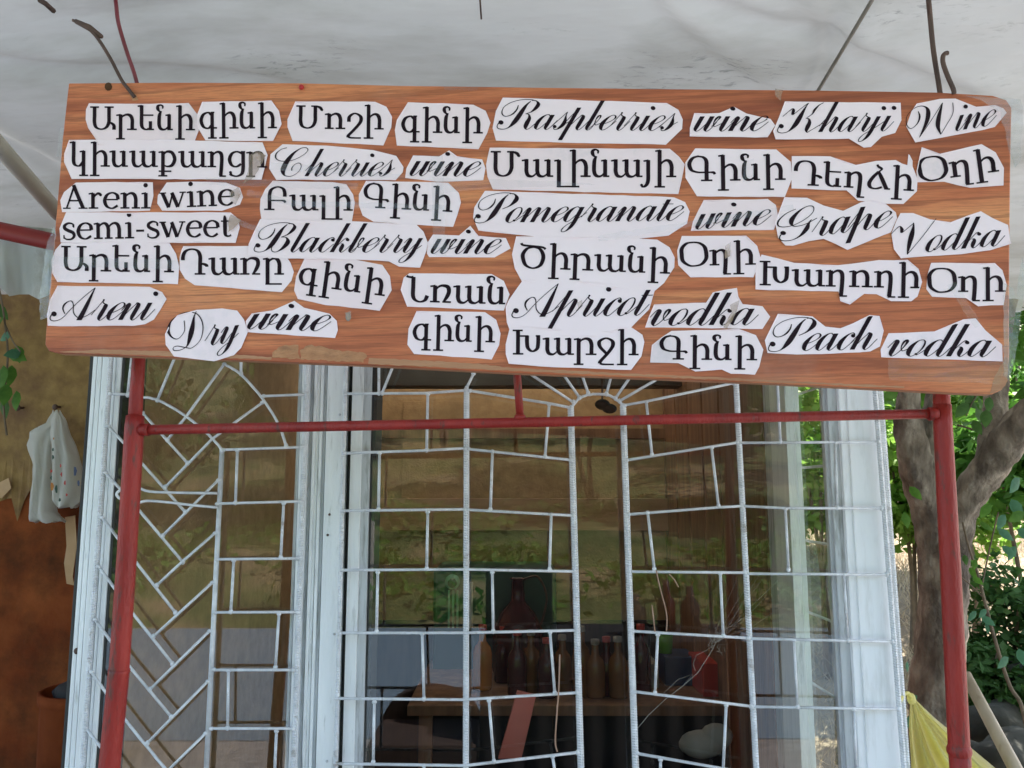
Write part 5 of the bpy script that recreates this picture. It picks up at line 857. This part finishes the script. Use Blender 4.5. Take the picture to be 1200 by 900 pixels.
# straw slope
gg=np.random.default_rng(5); n=26000; X=gg.uniform(.9,4.2,n); Yy=3.2+gg.random(n)**.8*4.5; Z=np.array([terr(a,b) for a,b in zip(X,Yy)]); hgt=gg.uniform(.03,.13,n)*(1+.6*np.sin(X*4)*np.cos(Yy*3)); lean=gg.normal(0,.07,(n,2)); ang=gg.random(n)*3.14
A=np.stack([X-np.cos(ang)*.003,Yy-np.sin(ang)*.003,Z],1); B3=np.stack([X+np.cos(ang)*.003,Yy+np.sin(ang)*.003,Z],1); C3=np.stack([X+lean[:,0],Yy+lean[:,1],Z+hgt],1)
V=np.stack([A,B3,C3],1).reshape(-1,3); me=bpy.data.meshes.new('dry_grass'); me.from_pydata(V.tolist(),[],np.arange(3*n).reshape(-1,3).tolist()); me.materials.append(M['straw']); o=bpy.data.objects.new('dry_grass',me); COL.objects.link(o); tag(o,'pale dry grass covering the slope right of the kiosk','grass',kind='stuff')
g5=random.Random(8)
for i,(x,y,d,r,lb) in enumerate([(1165,850,3.3,.13,'mossy grey rock beside the pale pole'),(1195,800,3.5,.15,'dark grey rock at the right edge under the dark bush'),(1150,895,3.1,.12,'low grey rock at the foot of the tree'),(1185,890,3.05,.13,'rock in the bottom right corner behind the pale pole')]):
    q=MB(); c=at(x,y,d); q.ball(c,r,(1.2,1,.7),14,10); q.V=[v+(v-c)*(.25*math.sin(v.x*23+i)*math.sin(v.z*29+v.y*17)) for v in q.V]; solo(q,'rock',M['rock'],lb,'rock',c,'rocks at the foot of the slope',True)
# hanging sapling branch with large leaves
sp=thing('sapling',(at(1199,834,2.3).x,2.3,terr(1.4,2.3)),'thin bare sapling stem with a few bluish leaves right of the red post','sapling')
q=MB(); q.tube(spline([at(1215,930,2.3),at(1199,834,2.3),at(1183,803,2.3),(at(1168,757,2.3)),at(1153,701,2.3),at(1145,670,2.3),at(1135,640,2.3),at(1128,612,2.32)],5),[.0062-.0001*i for i in range(36)],7); q.tube(spline([at(1150,690,2.3),at(1156,660,2.3),at(1163,628,2.3),at(1170,600,2.3)],5),.0022,5); q.tube(spline([at(1153,701,2.3),at(1138,686,2.3),at(1126,676,2.3)],5),.002,5)
q.obj('stem',M['twig'],sp,True)
for x,y,s,kd in [(1150,722,.05,'leafteal'),(1144,716,.045,'leafteal'),(1160,726,.05,'leafteal'),(1156,714,.04,'leafteal'),(1136,665,.045,'leaf'),(1140,676,.04,'leaf'),(1130,650,.04,'leafdark'),(1143,655,.04,'leaf'),(1185,585,.075,'leafteal'),(1195,560,.08,'leafteal'),(1178,603,.065,'leafteal'),(1170,620,.06,'leafteal'),(1192,620,.07,'leafteal'),(1160,590,.06,'leaf'),(1148,612,.05,'leaf'),(1182,770,.06,'leafteal'),(1194,760,.06,'leafteal'),(1190,640,.06,'leafteal'),(1174,640,.055,'leafteal'),(1200,600,.07,'leaf')]:
    put_leaf(sp,at(x,y,2.25+rnd.uniform(-.08,.1)),s*.8,kd)
for x,y,s,kd in [(1066,570,.05,'leaf'),(1060,600,.05,'leaf'),(1070,840,.045,'leafteal'),(1063,775,.03,'leafteal'),(1075,815,.035,'leafteal')]: put_leaf(sp,at(x,y,2.35),s,kd)
# leaves between the board's right end and the fork
sp2=thing('leafy_twig',at(1145,478,2.2),'twig with round dark leaves just below the board\'s right end','twig')
q=MB(); q.tube(spline([at(1168,430,2.3),at(1150,455,2.2),at(1140,470,2.2),at(1132,488,2.2)],5),.002,5); q.tube([at(1122,498,2.45),at(1150,506,2.4)],.003,5); q.obj('stem',M['twig'],sp2)
for x,y,s in [(1135,472,.06),(1143,480,.06),(1150,468,.055),(1156,480,.06),(1140,492,.05),(1131,465,.05),(1148,458,.06),(1160,465,.05)]: put_leaf(sp2,at(x,y,2.2+rnd.uniform(-.03,.03)),s,'leafdark',tilt=-1.2)
# vine at left
vn=thing('hanging_vine',at(8,335,1.7),'vine with oval green leaves hanging at the left edge under the canopy','vine')
q=MB(); q.tube(spline([at(-14,300,1.7),at(-2,335,1.7),at(6,380,1.7),at(9,420,1.7),at(4,470,1.7),at(8,510,1.7)],6),.0024,6); q.tube(spline([at(6,380,1.7),at(15,400,1.68),at(24,412,1.66)],5),.0016,5); q.obj('stem',M['twig'],vn)
for x,y,s,tw,kd in [(2,372,.055,.3,'leaf'),(-4,392,.06,2.0,'leafdark'),(10,412,.055,5.2,'leaf'),(20,405,.05,4.6,'leaf'),(26,413,.045,4.4,'leafteal'),(4,428,.06,5.6,'leaf'),(14,428,.05,4.9,'leaf'),(0,440,.055,2.6,'leaf'),(8,450,.055,5.0,'leaf'),(19,458,.05,4.5,'leaf'),(4,466,.05,3.2,'leafdark'),(-6,420,.06,2.2,'leaf'),(-8,355,.05,1.5,'leafdark'),(-10,455,.06,2.2,'leafdark'),(12,390,.04,5.0,'leafteal')]:
    put_leaf(vn,at(x,y,1.7+rnd.uniform(-.03,.03)),s*.95,kd,tw=rnd.uniform(-1.3,1.3))
# pole and yellow bag
q=MB(); a=at(1131,790,1.62); b2=at(1192,905,1.5); dd=(b2-a).normalized(); q.tube([a,b2,b2+dd*(b2.z/-dd.z)],[.0105,.0125,.0135],12); solo(q,'wooden_pole',M['pole'],'pale peeled pole leaning behind the right red post','pole',b2+dd*(b2.z/-dd.z),smooth=True)
yb=thing('yellow_bag',at(1067,818,1.5),'thin yellow plastic bag tied up beside the grille corner','bag')
rowsN=22; cols=40; V=[]; 
LE=[(1067,817),(1065,850),(1068,900),(1066,960)]; RE=[(1071,818),(1096,842),(1128,868),(1170,903),(1185,960)]
def lerpp(P,t):
    t*=len(P)-1; i=min(len(P)-2,int(t)); u=t-i; return (P[i][0]+(P[i+1][0]-P[i][0])*u,P[i][1]+(P[i+1][1]-P[i][1])*u)
for i in range(rowsN+1):
    t=i/rowsN; a=lerpp(LE,t); b2=lerpp(RE,t)
    for k in range(cols+1):
        u=k/cols; x=a[0]+(b2[0]-a[0])*u; y=a[1]+(b2[1]-a[1])*u+math.sin(math.pi*u)*10*t; V.append(at(x,y,1.5+t*.05*math.sin(u*19+.6*math.sin(t*3))+.02*t*math.sin(u*41)-.06*t*math.sin(math.pi*u)))
obj('bag_sheet',V,[(i*(cols+1)+k,i*(cols+1)+k+1,(i+1)*(cols+1)+k+1,(i+1)*(cols+1)+k) for i in range(rowsN) for k in range(cols)],M['yellow'],yb,True)
q=MB(); q.ball(at(1068,819,1.495),.008,(1,1,1.3),8,6); q.tube(spline([at(1068,818,1.49),at(1064,812,1.47),at(1058,816,1.44),at(1055,822,1.42)],5),.003,6); q.obj('knot',M['yellow'],yb,True)

# ================================================================ ACROSS THE ROAD (seen mirrored in the panes)
for i,(x,y,h,rx,rz,mm) in enumerate([(-9,-13,5.2,2.2,1.8,'leaf'),(-5,-16,6.5,2.6,2.2,'leafdark'),(-1.5,-15,6.2,2.0,1.7,'leaf'),(3,-17,7,2.6,2.2,'leaf'),(7,-14,5.6,2.4,1.9,'leafdark'),(11,-16,6.6,2.8,2.3,'leaf'),(-14,-16,6.6,3,2.4,'leafdark'),(-3.5,-11,3.0,1.1,.8,'leaflight'),(5,-11,3.1,1.2,.9,'leaflight'),(-7,-10.5,2.6,1.5,1.0,'leafdark'),(1.5,-12,3.4,1.8,1.1,'leafdark'),(8.5,-11.5,3.2,1.8,1.2,'leafdark')]):
    lb=['left roadside tree with a broad crown','tall dark tree up the bank across the road','middle tree up the bank across the road','tall green tree right of the middle of the bank','dark tree at the right of the bank','far right tree up the bank','far left dark tree up the bank','light young tree low on the bank at left','light young tree low on the bank at right','dark low thicket at the left of the bank','dark low thicket at the middle of the bank','dark low thicket at the right of the bank'][i]+', mirrored in the panes'
    bush(lb,(x,y,h+terr(x,y)*.5),(rx,rx,rz),16,.8,3200,.22,mm,80+i,name='roadside_tree',cat='tree',stems=2)
# roadside post seen mirrored
q=MB(); q.tube([(-1.75,-7.2,0),(-1.75,-7.2,1.15)],.05,10); solo(q,'marker_post',M['cream'],'white marker post at the far road edge, mirrored in the left pane','post',(-1.75,-7.2,0))

# added table behind the camera; its dark drape blocks the mirrored road
dt=thing('blocking_table',(.45,-1.3,0),'low seller table under a black drape facing the kiosk, mirrored in the big pane','table')
q=MB(); q.box(-.14,1.12,-1.65,-1.1,.76,.79,.004); q.obj('table_top',M['black'],dt)
V=[];kk=60
for j in range(3):
    for i in range(kk+1): V.append((-.15+1.28*i/kk,-1.085+.012*math.sin(i*1.1)*j+.02*j,.795-.36*j))
obj('drape',V,[(j*(kk+1)+i,j*(kk+1)+i+1,(j+1)*(kk+1)+i+1,(j+1)*(kk+1)+i) for j in range(2) for i in range(kk)],M['black'],dt,True)
for x in (-.1,1.08):
    for y in (-1.6,-1.15): q=MB(); q.box(x-.02,x+.02,y-.02,y+.02,0,.76); q.obj('leg',M['black'],dt)
for i,(x,hh,rr,mm,lb) in enumerate([(-.06,.22,.04,'black','black bottle at the left end of the seller table, mirrored'),(.02,.26,.045,'wine','dark wine bottle second on the seller table, mirrored'),(.62,.2,.06,'black','squat black jar on the seller table, mirrored'),(.78,.27,.045,'wine','tall dark bottle right of the jar on the seller table, mirrored'),(.9,.24,.05,'black','black bottle at the right end of the seller table, mirrored')]):
    b0=thing('bottle',(x,-1.3,.79),lb,'bottle'); q=MB(); q.lathe((x,-1.3,.79),[(0,.001),(rr,.001),(rr,hh*.6),(rr*.4,hh*.78),(rr*.35,hh),(0,hh)],12); q.obj('bottle_body',M[mm],b0,True)  # added dark bottles, they block part of the mirrored road

q=MB(); q.box(-.13,.2,-1.5,-1.2,.79,1.12,.01); solo(q,'black_crate',M['black'],'tall black crate on the seller table, mirrored in the big pane as a dark block','crate',(.03,-1.35,.79))  # added block, keeps the bank's reflection off the fridge
ac=thing('armchair',(-.42,-1.35,0),'dark brown armchair with a rounded back, mirrored low in the big pane','armchair')
q=MB(); n_=16; Vf=[(-.42+.27*math.cos(math.pi*i/n_),-1.5+.05*math.sin(math.pi*i/n_),.2+.3*math.sin(math.pi*i/n_)**.7) for i in range(n_+1)]; Vb=[(x,y-.1,z) for x,y,z in Vf]
q.add(Vf+Vb,[tuple(range(n_,-1,-1)),tuple(range(n_+1,2*n_+2))]+[(i,i+1,n_+2+i,n_+1+i) for i in range(n_)]+[(n_,0,n_+1,2*n_+1)]); q.obj('backrest',M['brownc'],ac)
q=MB(); q.box(-.68,-.16,-1.5,-1.05,.2,.34,.03); q.obj('seat',M['brownc'],ac)
for x in (-.66,-.18):
    for y in (-1.5,-1.1): q=MB(); q.box(x-.02,x+.02,y-.02,y+.02,0,.2); q.obj('leg',M['black'],ac)

# weeds on the bank across the road
g6=random.Random(4); tag(cloud('bank_weeds',[(g6.uniform(-12,12),yy,terr(0,yy)+.08,1.2,.9,.2) for yy in [g6.uniform(-12,-6.8) for _ in range(90)]],16000,.16,M['leaf'],None,77),kind='stuff')
